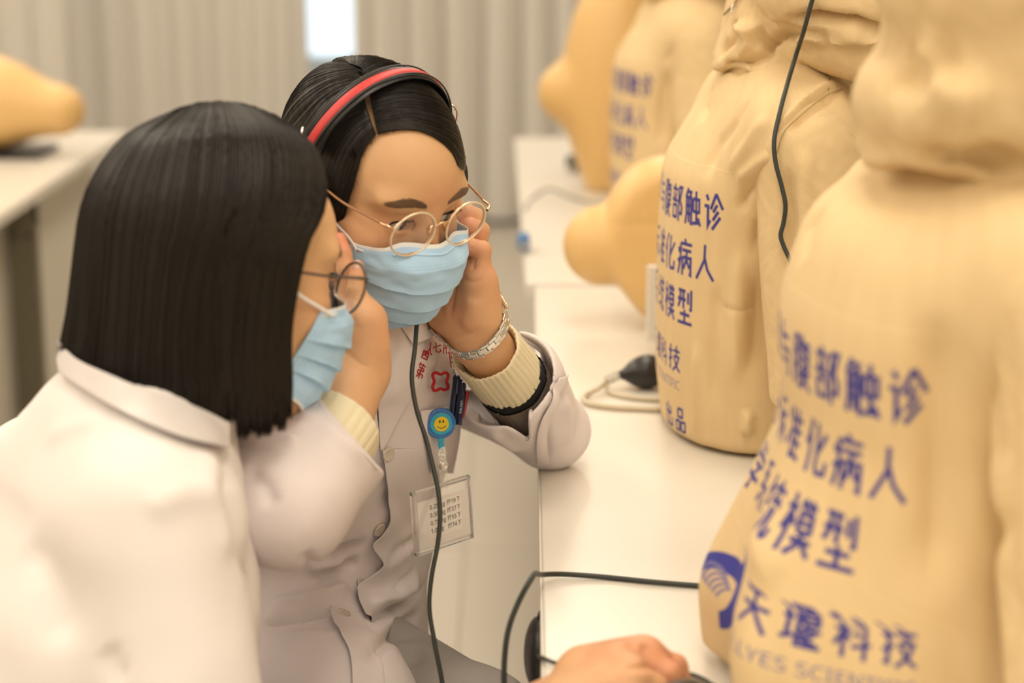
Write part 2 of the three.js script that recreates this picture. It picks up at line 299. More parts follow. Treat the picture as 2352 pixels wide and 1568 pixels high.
// ---------------------------------------------------------------- the room
{
  const X0 = -4.2, X1 = 3.2, Z0 = -8.05, Z1 = 2.6, H = 2.9, t = 0.2;
  const floor = setting('floor');
  local('floor_slab', box(X1 - X0 + 0.4, 0.15, Z1 - Z0 + 0.4, (X0 + X1) / 2, -0.079, (Z0 + Z1) / 2), M.grout, floor);
  const T = 0.8, tg = [0, 1, 2].map((k) => new RoundedBoxGeometry(T - 0.004, 0.012, T - 0.004, 1, 0.0015));
  const tones = [0, 1, 2, 3].map((k) => { const m = M.tile.clone(); m.color.multiplyScalar(0.97 + 0.02 * k); return m; });
  for (let i = 0; i < 9; i++) for (let k = 0; k < 13; k++) {
    const x = X0 + 0.1 + T * (i + 0.5), z = Z0 + 0.15 + T * (k + 0.5);
    if (x + T / 2 > X1 || z + T / 2 > Z1) continue;
    const m = local('floor_tile', tg[(i + k) % 3], tones[Math.floor(rnd() * 4)], floor); m.position.set(x, 0.0, z); m.position.y = -0.006 + 0.0004 * rnd();
  }
  part('ceiling', box(X1 - X0 + 0.4, 0.2, Z1 - Z0 + 0.4, (X0 + X1) / 2, H + 0.1, (Z0 + Z1) / 2), M.ceiling, scene).userData.kind = 'structure';
  part('wall_left', box(t, H, Z1 - Z0, X0 - t / 2, H / 2, (Z0 + Z1) / 2), M.wall, scene).userData.kind = 'structure';
  part('wall_right', box(t, H, Z1 - Z0, X1 + t / 2, H / 2, (Z0 + Z1) / 2), M.wall, scene).userData.kind = 'structure';
  part('wall_front', box(X1 - X0 + 0.4, H, t, (X0 + X1) / 2, H / 2, Z1 + t / 2), M.wall, scene).userData.kind = 'structure';
  // the far wall has a wide window behind the curtains
  const W0 = -2.6, W1 = 1.9, S0 = 0.62, S1 = 2.45;
  const back = [box(X1 - X0 + 0.4, S0, t, (X0 + X1) / 2, S0 / 2, Z0 - t / 2), box(X1 - X0 + 0.4, H - S1, t, (X0 + X1) / 2, (H + S1) / 2, Z0 - t / 2),
    box(W0 - X0 + 0.2, S1 - S0, t, (W0 + X0 - 0.2) / 2, (S0 + S1) / 2, Z0 - t / 2), box(X1 - W1 + 0.2, S1 - S0, t, (W1 + X1 + 0.2) / 2, (S0 + S1) / 2, Z0 - t / 2)];
  part('wall_back', merge(back), M.wall, scene).userData.kind = 'structure';
  const win = setting('window_1'), fm = mat({ color: C(0.62, 0.68, 0.72), roughness: 0.4 }), wz = Z0 - 0.09;
  const fr = [box(W1 - W0, 0.05, 0.06, (W0 + W1) / 2, S0 + 0.025, wz), box(W1 - W0, 0.05, 0.06, (W0 + W1) / 2, S1 - 0.025, wz)];
  for (let i = 0; i <= 4; i++) fr.push(box(0.05, S1 - S0, 0.06, lerp(W0 + 0.025, W1 - 0.025, i / 4), (S0 + S1) / 2, wz));
  part('window_frame', merge(fr), fm, win);
  for (let i = 0; i < 4; i++) part('pane', box((W1 - W0) / 4 - 0.05, S1 - S0 - 0.1, 0.006, lerp(W0, W1, (i + 0.5) / 4), (S0 + S1) / 2, wz), M.clear, win);
  for (const [n, w, d, x, z] of [['baseboard_back', X1 - X0, 0.015, (X0 + X1) / 2, Z0 + 0.008], ['baseboard_left', 0.015, Z1 - Z0, X0 + 0.008, (Z0 + Z1) / 2]])
    part(n, box(w, 0.08, d, x, 0.04, z), M.tableEdge, scene).userData.kind = 'structure';
  // ceiling lamps
  for (const [x, z, w, l] of PANELS) {
    const o = thing('ceiling_light', 'square-edged flat panel lamp set in the ceiling above the classroom', 'lamp', V(x, H, z), 'ceiling panel lamps');
    local('frame', merge([box(w + 0.04, 0.03, 0.02, 0, -0.015, l / 2 + 0.01), box(w + 0.04, 0.03, 0.02, 0, -0.015, -l / 2 - 0.01), box(0.02, 0.03, l, w / 2 + 0.01, -0.015, 0), box(0.02, 0.03, l, -w / 2 - 0.01, -0.015, 0)]), M.tableEdge, o);
    local('diffuser', box(w, 0.01, l, 0, -0.012, 0), mat({ color: C(0.9, 0.9, 0.88), roughness: 0.6, emissive: LAMP, emissiveIntensity: 3.2 }), o);
    const li = new THREE.RectAreaLight(LAMP, LAMP_POWER, w, l); li.position.set(x, H - 0.03, z); li.lookAt(x, 0, z); li.name = 'panel_light'; scene.add(li);
  }
}
// ---------------------------------------------------------------- curtains
function curtain(label, x0, x1, ph, dz = 0) {
  const o = thing('curtain', label, 'curtain', V((x0 + x1) / 2, 0.03, -7.84)), w = x1 - x0;
  const nu = Math.round(w / 0.012);
  const g = sheet((u, v) => {
    const x = x0 + u * w, y = 0.03 + v * 2.72, s = x + 0.05 * nz3(x * 2.3, ph, 1.3) + 0.012 * nz3(x * 3, y * 0.8, ph);
    const a = 0.034 * (1 + 0.5 * nz3(x * 3.1, 4.2, ph)) * (1.05 - 0.25 * v), q = s / 0.15 * 6.2832 + ph;
    return V(x + 0.012 * Math.sin(q * 2), y, -7.84 + dz + a * (Math.sin(q) + 0.32 * Math.sin(q * 2.03 + 1) + 0.35 * nz3(x * 9, y * 0.5, ph)));
  }, nu, 14);
  part('cloth', thick(g, 0.002), M.curtain, o);
  part('hem', box(w, 0.002, 0.004, (x0 + x1) / 2, 0.031, -7.84 + dz), M.curtain, o);
  return o;
}
curtain('taupe pleated curtain at the far left, ending at the dark upright seam', -4.0, -1.79, 0.4, 0.10);
curtain('taupe pleated curtain between the dark seam and the bright window gap', -1.805, -0.825, 2.1);
curtain('taupe pleated curtain to the right of the bright window gap', -0.635, 2.6, 4.0);
{
  const o = thing('curtain_rail', 'white curtain rail under the ceiling of the far wall', 'rail', V(-0.5, 2.77, -7.84));
  local('rail', box(7.2, 0.03, 0.05), M.tableEdge, o);
}
// ---------------------------------------------------------------- tables
function deskTable(label, x0, x1, z0, z1, yaw, legZ, side) {
  const cx = (x0 + x1) / 2, cz = (z0 + z1) / 2, w = x1 - x0, l = z1 - z0;
  const o = thing('table', label, 'table', V(cx, 0, cz)); o.rotation.y = yaw;
  local('tabletop', box(w, 0.025, l, 0, 0.7375, 0, 0.003), M.table, o);
  local('edge_band', merge([box(0.002, 0.022, l - 0.01, -w / 2 - 0.0008, 0.7375, 0), box(0.002, 0.022, l - 0.01, w / 2 + 0.0008, 0.7375, 0)]), M.tableEdge, o);
  for (const z of legZ) {
    const s = local('leg', merge([box(0.06, 0.68, 0.035, side * (w / 2 - (side > 0 ? 0.035 : 0.12)), 0.385, z), box(0.06, 0.05, 0.04, side * (w / 2 - (side > 0 ? 0.035 : 0.12)), 0.7, z)]), side > 0 ? M.olive : M.darkLeg, o);
    local('leg', box(0.06, 0.70, 0.035, -side * (w / 2 - 0.1), 0.375, z), M.darkLeg, o);
    if (side > 0) for (const y of [0.655, 0.09]) for (const dx of [-0.018, 0.018]) { const b = local('bolt', new THREE.CylinderGeometry(0.006, 0.006, 0.006, 12), M.black, s); b.rotation.x = Math.PI / 2; b.position.set(w / 2 - 0.035 + dx, y, z + 0.02); }
    local('foot', box(0.05, 0.04, 0.40, side * (w / 2 - 0.10), 0.02, z), M.darkLeg, o);
  }
  local('modesty_panel', box(0.018, side > 0 ? 0.62 : 0.42, l - 0.16, side > 0 ? w / 2 - 0.085 : w / 2 - 0.10, side > 0 ? 0.41 : 0.50, 0), M.panel, o);
  return o;
}
deskTable('white table in the foreground carrying the nearest clothed torsos', 0.030, 0.75, -3.07, -0.75, -0.0083, [-0.95, 0.9], -1);
deskTable('white table at the back right with a clothed torso and a black bulb on it', 0.017, 0.74, -4.93, -3.10, 0.0088, [-0.82, 0.7], -1);
{
  const o = deskTable('white table at the left edge with olive leg and a tan manikin on it', -1.75, -1.02, -5.06, -3.45, 0, [0.185], 1);
  if (0) local('end_panel', box(0.62, 0.66, 0.018, -0.03, 0.38, -0.55), M.panel, o);
}
// ---------------------------------------------------------------- clothed training torsos
const SHIRT_U = 0.29, SHIRT_V0 = -0.005, SHIRT_V1 = 0.405;
{
  const c = document.createElement('canvas'); c.width = 2048; c.height = 1448;
  const g = c.getContext('2d'), K = 2048 / (2 * SHIRT_U);
  const X = (u) => (u + SHIRT_U) * K, Y = (v) => (SHIRT_V1 - v) * K;
  const BASE = '#dac092';
  g.fillStyle = BASE; g.fillRect(0, 0, 2048, 1448);
  const id = g.getImageData(0, 0, 2048, 1448), d = id.data;
  for (let y = 0; y < 1448; y++) for (let x = 0; x < 2048; x++) { const q = (((x + y) % 4 < 2 ? 1 : -1) * 2.5 + (rnd() - 0.5) * 9 + 4 * nz3(x * 0.02, y * 0.004, 2)), i = (y * 2048 + x) * 4; d[i] += q; d[i + 1] += q; d[i + 2] += q; }
  g.putImageData(id, 0, 0);
  g.strokeStyle = '#3b3a86'; g.fillStyle = '#3b3a86';
  const w = 0.0295, h = 0.046, gap = 0.0055, end = 0.150, px = (m) => m * K;
  const row = (text, v, e, ww = w, hh = h, gg = gap, lw = 0.0040) => write(g, text, X(e) - px(text.length * ww + (text.length - 1) * gg), Y(v + hh / 2), px(ww), px(hh), px(gg), px(lw));
  row('心肺听诊与腹部触诊', 0.282, end); row('电子标准化病人', 0.222, end - 0.012); row('教学系统模型', 0.165, end - 0.045);
  row('天堰科技', 0.098, 0.082, 0.026, 0.034, 0.006, 0.0032);
  g.font = px(0.0155) + 'px sans-serif'; g.textAlign = 'left'; g.fillStyle = '#6d6a98';
  g.fillText('TELLYES SCIENTIFIC', X(-0.055), Y(0.061));
  row('出品', 0.024, 0.092, 0.024, 0.032, 0.008, 0.0034);
  // printed mark: a thick bent band around a striped lens shape
  g.fillStyle = '#3a3c94'; g.save(); g.translate(X(-0.098), Y(0.074)); g.scale(K, K);
  g.beginPath(); g.moveTo(-0.034, 0.006); g.quadraticCurveTo(-0.020, -0.026, 0.020, -0.027); g.lineTo(0.022, -0.040); g.quadraticCurveTo(0.040, -0.026, 0.032, 0.004); g.quadraticCurveTo(0.028, 0.026, 0.002, 0.040);
  g.lineTo(0.003, 0.024); g.quadraticCurveTo(0.018, 0.012, 0.020, -0.010); g.quadraticCurveTo(-0.010, -0.012, -0.022, 0.008); g.closePath(); g.fill();
  g.strokeStyle = '#7d76a0'; g.lineWidth = 0.0022;
  for (let i = 0; i < 6; i++) { g.beginPath(); g.ellipse(-0.002 + i * 0.002, 0.004 + i * 0.0015, 0.017 - i * 0.002, 0.013, 0.5, 2.2 + i * 0.1, 4.6); g.stroke(); }
  g.restore();
  g.strokeStyle = '#f0dcae'; g.lineWidth = px(0.0008); g.setLineDash([px(0.003), px(0.0016)]);
  g.beginPath(); g.moveTo(X(-0.16), Y(0.330)); g.lineTo(X(0.16), Y(0.330)); g.stroke(); g.setLineDash([]);
  const t = new THREE.CanvasTexture(c); t.colorSpace = THREE.SRGBColorSpace; t.magFilter = THREE.LinearFilter; t.anisotropy = 4;
  M.shirtPrint = phys({ map: t, roughness: 0.88, sheen: 0.15, sheenRoughness: 0.6, side: THREE.DoubleSide });
  const plain = noiseTexture(256, (u, v) => { const q = (rnd() - 0.5) * 0.035 + 0.03 * tile(u, v, 2); return [0.855 + q, 0.753 + q, 0.573 + q]; }, true); plain.repeat.set(7, 7);
  M.shirt = phys({ map: plain, roughness: 0.88, sheen: 0.15, sheenRoughness: 0.6, side: THREE.DoubleSide });
}
M.seam = mat({ color: C(0.42, 0.30, 0.13), roughness: 0.9 });
const prof = (list, y) => { if (y <= list[0][0]) return list[0][1]; for (let i = 1; i < list.length; i++) if (y <= list[i][0]) { const [a, b] = [list[i - 1], list[i]]; return lerp(a[1], b[1], sst(a[0], b[0], y)); } return list[list.length - 1][1]; };
function trunkField(s) {
  const A = s.a ?? [[0, 0.160], [0.10, 0.162], [0.22, 0.165], [0.33, 0.178], [0.42, 0.165]], B = s.b ?? [[0, 0.108], [0.08, 0.114], [0.2, 0.116], [0.30, 0.112], [0.40, 0.085], [0.46, 0.06]];
  const off = s.lean ?? [[0, 0], [0.28, 0], [0.46, -0.03]];
  return (x, y, z) => {
    const a = prof(A, y), b = prof(B, y), zz = z - prof(off, y);
    let d = (Math.pow(Math.pow(Math.abs(x) / a, 2.3) + Math.pow(Math.abs(zz) / b, 2.3), 1 / 2.3) - 1) * b;
    d = smax(d, y - 0.405, 0.05); d = smax(d, -y, 0.012);
    const ax = Math.abs(x);
    const sh = cap(ax, y, z, { x: 0.03, y: 0.405, z: -0.03 }, { x: 0.170, y: 0.364, z: -0.022 }, 0.062, 0.064);
    d = smin(d, sh, 0.045);
    d = smin(d, cap(x, y, z, { x: 0, y: 0.40, z: -0.03 }, { x: 0, y: 0.53, z: -0.05 }, 0.066, 0.060), 0.05);
    return d;
  };
}
function sleeveField(s) {
  const e = s.elbow ?? { x: 0.230, y: 0.10, z: -0.030 };
  return (x, y, z) => {
    let d = cap(Math.abs(x), y, z, { x: 0.186, y: 0.356, z: -0.022 }, e, 0.060, 0.050);
    d += 0.003 * nz3(x * 12, y * 9, z * 12);
    return smax(d, e.y - 0.02 - y, 0.01);
  };
}
function collarField(s) {
  const rolls = s.rolls;
  return (x, y, z) => {
    let d = 1; const an = Math.atan2(x, z), n = 0.0035 * nz3(x * 11 + s.seed, y * 11, z * 11) + 0.003 * nz3(an * 2.2 + y * 16, y * 5 + s.seed, 0.4) + 0.002 * nz3(an * 6 - y * 22, y * 9, s.seed);
    for (const [cx, cy, cz, R1, R2, r, tx, tz] of rolls) {
      const px = x - cx, pz = z - cz, py = y - cy - px * tx - pz * tz, k = Math.hypot(px / R1, pz / R2), rad = (k - 1) * (R1 + R2) / 2;
      d = smin(d, Math.hypot(rad, py * 0.8) - r, 0.014);
    }
    for (const [y0, y1, ax, az, bx, bz, z0, z1, x0, x1] of s.funnel ?? []) { const t = clamp((y - y0) / (y1 - y0)), k = Math.hypot((x - lerp(x0, x1, t)) / lerp(ax, bx, t), (z - lerp(z0, z1, t)) / lerp(az, bz, t)); d = smin(d, smax(smax((k - 1) * lerp(az, bz, t) * 0.85, y0 - y - 0.005 * Math.sin(Math.atan2(x, z) * 5), 0.012), y - y1, 0.02), 0.010); }
    return d + n;
  };
}
function makeTorso(s) {
  const o = thing('training_torso', s.label, 'manikin', s.pos); o.rotation.y = s.yaw; o.updateMatrixWorld(true);
  const inv = o.matrixWorld.clone().invert(), tmp = V();
  const world = (fn) => (x, y, z) => { tmp.set(x, y, z).applyMatrix4(inv); return fn(tmp.x, tmp.y, tmp.z); };
  const body = trunkField(s), arm = sleeveField(s), col = collarField(s);
  const all = (x, y, z) => smin(body(x, y, z), arm(x, y, z), 0.012);
  const toLocal = (pts) => pts.map((p) => p.applyMatrix4(inv));
  const strokes = (list, fn) => list.map(([pts, w, h]) => [toLocal(seen(world(fn), pts, 0.6, 6)), w * (s.crisp ?? 1), h * (s.depth ?? 1.35)]);
  const cell = s.cell ?? 0.005;
  let g = mesh(body, [-0.26, -0.01, -0.17], [0.26, 0.56, 0.20], cell);
  folds(g, strokes(s.folds ?? [], all));
  const wr = g.attributes.position, wn = g.attributes.normal;
  for (let i = 0; i < wr.count; i++) { const x = wr.getX(i), y = wr.getY(i), z = wr.getZ(i), q = 0.0022 * nz3(x * 16, y * 5 + s.seed, z * 16) + 0.0012 * nz3(x * 38 + y * 20, y * 12, z * 38 + s.seed); wr.setXYZ(i, x + wn.getX(i) * q, y + wn.getY(i) * q, z + wn.getZ(i) * q); }
  if (s.flare) s.flare(g);
  g.computeVertexNormals();
  // the print wraps around the body: u follows the girth, v the height
  const p = g.attributes.position, uv = new Float32Array(p.count * 2);
  for (let i = 0; i < p.count; i++) { const th = Math.atan2(p.getX(i), p.getZ(i) * 1.42); uv[i * 2] = clamp((th * 0.145 - (s.twist ?? 0) * sst(0.138, 0.106, p.getY(i)) + SHIRT_U) / (2 * SHIRT_U), 0.001, 0.999); uv[i * 2 + 1] = clamp((p.getY(i) - SHIRT_V0) / (SHIRT_V1 - SHIRT_V0), 0.001, 0.999); }
  g.setAttribute('uv', new THREE.BufferAttribute(uv, 2));
  { const ix = []; const src = g.index.array; for (let i = 0; i < src.length; i += 3) { const a = uv[src[i] * 2], b = uv[src[i + 1] * 2], c = uv[src[i + 2] * 2]; if (Math.max(a, b, c) - Math.min(a, b, c) < 0.5) ix.push(src[i], src[i + 1], src[i + 2]); else ix.push(src[i], src[i + 1], src[i + 2]); } g.setIndex(ix); }
  const shirt = local('shirt', g, M.shirtPrint, o);
  for (const sgn of [1, -1]) {
    let ga = mesh(arm, [sgn > 0 ? 0.10 : -0.31, 0.05, -0.10], [sgn > 0 ? 0.31 : -0.10, 0.45, 0.10], cell);
    folds(ga, strokes(s.armFolds ?? [], all));
    local('sleeve', boxUV(ga), M.shirt, o);
  }
  let gc = mesh(col, [-0.26, 0.33, -0.30], [0.30, 0.72, 0.17], cell);
  folds(gc, strokes(s.collarFolds ?? [], col));
  local('hood_collar', boxUV(gc), M.shirt, o);
  if (s.zip) { const wc = world(col), pts = toLocal(seen(wc, s.zip, 0.6, 6).map((q) => q.addScaledVector(gradient(wc, q), 0.003))); const zp = local('zipper', tube(pts, 0.0016, 40, 6), M.seam, shirt); zp.userData.label = 'zip along the collar edge'; const q = pts[Math.max(0, pts.length - 2)]; const pl = local('zip_pull', tube([q.clone(), q.clone().add(V(0.002, -0.004, 0.003)), q.clone().add(V(0.004, -0.012, 0.004))], 0.0012, 12, 6), M.steel, o); }
  local('base_plate', sheet((u, v) => { const th = u * 6.2832, r = v; return V(0.15 * r * Math.cos(th), 0.003, -0.1 * r * Math.sin(th)); }, 40, 2), M.olive, o);
  for (const [a, b, h] of s.seams ?? []) { const wf = world(all), pts = toLocal(seen(wf, a, 0.6, 6).map((q) => q.addScaledVector(gradient(wf, q), 0.0016))); if (pts.length > 2) local('seam', tube(pts, 0.0007, 24, 5), M.seam, shirt); }
  return { o, field: world((x, y, z) => Math.min(all(x, y, z), col(x, y, z))) };
}
const TILT = -Math.PI / 2;
const torsoMid = makeTorso({
  label: 'clothed training torso in sharp focus behind the blurred nearest one, dark cord over its shoulder', pos: V(0.292, 0.754, -2.268), yaw: TILT + 0.05, seed: 3, crisp: 0.85, depth: 1.9, cell: 0.0038,
  funnel: [[0.428, 0.64, 0.114, 0.092, 0.088, 0.062, -0.030, -0.065, 0, 0]], rolls: [[0.075, 0.540, -0.100, 0.140, 0.105, 0.030, -0.14, -0.02], [0.08, 0.490, -0.120, 0.120, 0.085, 0.030, -0.20, 0.0], [0.06, 0.60, -0.09, 0.11, 0.09, 0.04, -0.1, -0.2]], zip: [[1617, 122], [1628, 95], [1645, 62], [1668, 35], [1692, 8], [1712, -20]],
  folds: [
    [[[1935, 207], [1890, 227], [1840, 267], [1802, 307], [1787, 352], [1790, 420]], 0.008, -0.007], [[[1930, 190], [1880, 208], [1830, 243], [1792, 285], [1775, 330]], 0.009, 0.004],
    [[[1785, 385], [1745, 410], [1712, 447], [1695, 490]], 0.008, -0.005], [[[1780, 350], [1735, 380], [1690, 420]], 0.009, 0.004], [[[1788, 415], [1755, 460], [1738, 520], [1732, 600]], 0.008, -0.006], [[[1772, 440], [1760, 500], [1752, 580]], 0.006, 0.004],
    [[[1745, 520], [1738, 700], [1728, 880], [1722, 1060]], 0.016, -0.008], [[[1700, 560], [1695, 720], [1690, 900], [1680, 1040]], 0.014, 0.004], [[[1650, 640], [1640, 780], [1632, 960]], 0.012, -0.003], [[[1760, 560], [1755, 740], [1745, 950]], 0.008, 0.006],
    [[[1730, 220], [1690, 280], [1650, 330], [1610, 420]], 0.014, -0.003], [[[1770, 260], [1720, 330], [1670, 400]], 0.013, 0.003], [[[1640, 190], [1620, 240], [1615, 280]], 0.009, -0.004], [[[1655, 158], [1700, 165], [1740, 150]], 0.007, -0.004],
    [[[1722, 940], [1716, 1000], [1712, 1070]], 0.008, 0.007], [[[1600, 780], [1596, 900], [1600, 1010]], 0.010, 0.003], [[[1650, 700], [1700, 712], [1740, 708]], 0.004, -0.002],
  ],
  armFolds: [[[[1935, 207], [1890, 227], [1840, 267], [1802, 307]], 0.008, -0.005], [[[1850, 330], [1845, 450], [1850, 600]], 0.014, 0.004], [[[1810, 380], [1815, 500], [1815, 600]], 0.010, -0.004]],
  collarFolds: [[[[1800, 48], [1870, 40], [1960, 52], [2090, 76]], 0.010, -0.012], [[[1620, 140], [1660, 152], [1705, 150], [1790, 118]], 0.008, -0.008], [[[1745, 60], [1755, 90], [1780, 110]], 0.008, -0.006], [[[1680, 60], [1730, 75], [1790, 40]], 0.012, 0.007], [[[1650, 130], [1680, 90], [1690, 40]], 0.009, -0.006], [[[1700, 140], [1725, 105], [1720, 60]], 0.008, 0.006], [[[1755, 125], [1770, 100], [1800, 80], [1850, 90]], 0.008, -0.008], [[[1830, 100], [1870, 85], [1910, 95]], 0.010, 0.006], [[[1900, 90], [1960, 80], [2040, 95]], 0.014, 0.006]],
  seams: [[[[1912, 108], [1906, 140], [1902, 175], [1902, 208]]], [[[1935, 205], [1890, 226], [1840, 266], [1801, 306], [1786, 352]]]],
});
const torsoNear = makeTorso({
  label: 'nearest clothed training torso, large and blurred at the right edge, hem flared out', pos: V(0.345, 0.760, -1.465), yaw: TILT + 0.08, seed: 11, cell: 0.0055,
  b: [[0, 0.108], [0.08, 0.114], [0.2, 0.122], [0.30, 0.126], [0.40, 0.112], [0.46, 0.08]], lean: [[0, 0], [0.28, 0.004], [0.46, -0.01]],
  funnel: [[0.430, 0.66, 0.136, 0.104, 0.11, 0.09, -0.02, -0.05, 0.01, 0.02]], rolls: [[0.03, 0.485, -0.03, 0.128, 0.098, 0.024, 0.03, -0.06], [0.05, 0.555, -0.06, 0.13, 0.10, 0.030, -0.12, -0.2], [0.05, 0.61, -0.06, 0.12, 0.10, 0.05, -0.1, -0.2]],
  folds: [[[[1700, 1130], [1820, 1180], [1900, 1300]], 0.02, 0.006], [[[2150, 700], [2140, 1000], [2150, 1400]], 0.02, -0.010], [[[1900, 480], [1860, 520], [1850, 600]], 0.012, -0.005]],
  armFolds: [[[[2200, 760], [2260, 900], [2280, 1100]], 0.02, -0.008], [[[2180, 1180], [2260, 1220], [2340, 1210]], 0.018, -0.007], [[[2300, 700], [2310, 1200], [2320, 1500]], 0.014, -0.006]],
  collarFolds: [[[[1960, 350], [2100, 375], [2250, 385], [2350, 350]], 0.018, -0.014], [[[2100, 90], [2180, 200], [2290, 260]], 0.02, 0.012], [[[2050, 160], [2130, 180], [2220, 130]], 0.018, -0.010]],
  twist: 0.072,
  flare: (g) => {   // the hem stands away from the body at the front
    const p = g.attributes.position;
    for (let i = 0; i < p.count; i++) { let x = p.getX(i), y = p.getY(i), z = p.getZ(i); const k = sst(0.24, 0.04, y) * clamp(0.5 + z / 0.12), a = 0.2 * sst(0.24, 0.05, y), c = Math.cos(a), sn = Math.sin(a); z += 0.066 * k * (1 + 0.22 * Math.sin(x * 34)); p.setXYZ(i, x * c + z * sn, y, z * c - x * sn); }
  },
});
const torsoFar = makeTorso({
  label: 'clothed training torso standing farthest back on the right-hand tables', pos: V(0.305, 0.754, -3.62), yaw: TILT + 0.08, seed: 23, cell: 0.006,
  funnel: [[0.428, 0.64, 0.114, 0.092, 0.088, 0.062, -0.030, -0.065, 0, 0]], rolls: [[0.07, 0.545, -0.095, 0.125, 0.095, 0.030, -0.12, -0.05]],
  folds: [[[[1610, 60], [1560, 100], [1520, 150]], 0.012, -0.006], [[[1530, 160], [1520, 250], [1520, 340]], 0.014, -0.007]], armFolds: [[[[1560, 170], [1550, 260], [1550, 340]], 0.014, 0.004]],
});
// ---------------------------------------------------------------- bare tan manikins
function bare(label, c, fn, lo, hi, cell, extra) {
  const o = thing('bare_manikin', label, 'manikin', c);
  local('body', boxUV(mesh(fn, lo, hi, cell)), M.manikin, o);
  if (extra) extra(o);
  return o;
}
{
  const c = V(0.22, 0.751, -2.80);
  const fn = (x, y, z) => {
    let d = ell(x, y, z, [0.008, 0.126, 0], [0.100 * (0.70 + 0.30 * sst(0, 0.13, y)), 0.127, 0.10]);
    d = smax(d, z - 0.055 - 0.0016 * Math.exp(-(((y - 0.16) / 0.004) ** 2)) * -1, 0.012);
    d = smin(d, ell(x, y, z, [-0.086, 0.118, -0.005], [0.058, 0.060, 0.052]), 0.014);
    return smax(d, -y, 0.006);
  };
  bare('bare tan manikin with rounded stump and white screwed plate beside the sharp torso', c, fn, [-0.17, -0.01, -0.12], [0.13, 0.32, 0.08], 0.005, (o) => {
    const p = local('mounting_plate', box(0.05, 0.108, 0.012, 0, 0, 0, 0.003), M.table, o); p.position.set(-0.007, 0.072, 0.185); p.rotation.y = 0;
    for (const y of [-0.044, 0.044]) { const s = local('screw', new THREE.SphereGeometry(0.0036, 12, 8), M.steel, p); s.position.set(-0.006, y, 0.007); }
    const b = local('bracket', box(0.03, 0.06, 0.15, 0.01, 0.072, 0.11), M.tableEdge, o);
  });
}
{
  const c = V(0.20, 0.75, -4.10);
  const fn = (x, y, z) => {
    let d = ell(x, y, z, [0.02, 0.20, 0], [0.115 * (0.80 + 0.20 * sst(0, 0.2, y)), 0.27, 0.11]);
    d = smin(d, ell(x, y, z, [-0.085, 0.205, 0.0], [0.060, 0.062, 0.058]), 0.035);
    return smax(d, -y, 0.006);
  };
  bare('tall bare tan manikin with a small stump behind the farthest clothed torso', c, fn, [-0.18, -0.01, -0.13], [0.16, 0.49, 0.13], 0.0065);
}
{
  const c = V(-1.32, 0.75, -4.62);
  const fn = (x, y, z) => {
    let d = ell(x, y, z, [0, 0.125, 0], [0.20, 0.125, 0.12]);
    d = smin(d, cap(x, y, z, { x: 0.12, y: 0.12, z: 0.02 }, { x: 0.235, y: 0.11, z: 0.03 }, 0.08, 0.062), 0.04);
    return smax(d, 0.012 - y, 0.01);
  };
  bare('bare tan manikin lying at the left edge on the white table', c, fn, [-0.25, 0, -0.16], [0.33, 0.28, 0.16], 0.007, (o) => {
    local('base_board', box(0.40, 0.014, 0.2, 0, 0.007, 0, 0.003), M.black, o);
  });
}
// ---------------------------------------------------------------- people: heads
const rad = Math.PI / 180;
const headMatrix = (pos, yaw, pitch, roll) => new THREE.Matrix4().makeRotationFromEuler(new THREE.Euler(pitch * rad, yaw * rad, roll * rad, 'YXZ')).setPosition(pos);
const HA = headMatrix(V(-0.1405, 1.0939, -1.8987), 44.9, 20.8, 1.8), HAi = HA.clone().invert();
const HB = headMatrix(V(-0.248, 1.058, -1.640), 127, 12, -2.5), HBi = HB.clone().invert();
const EYE_C = [0.0292, 0.0092, 0.0675];
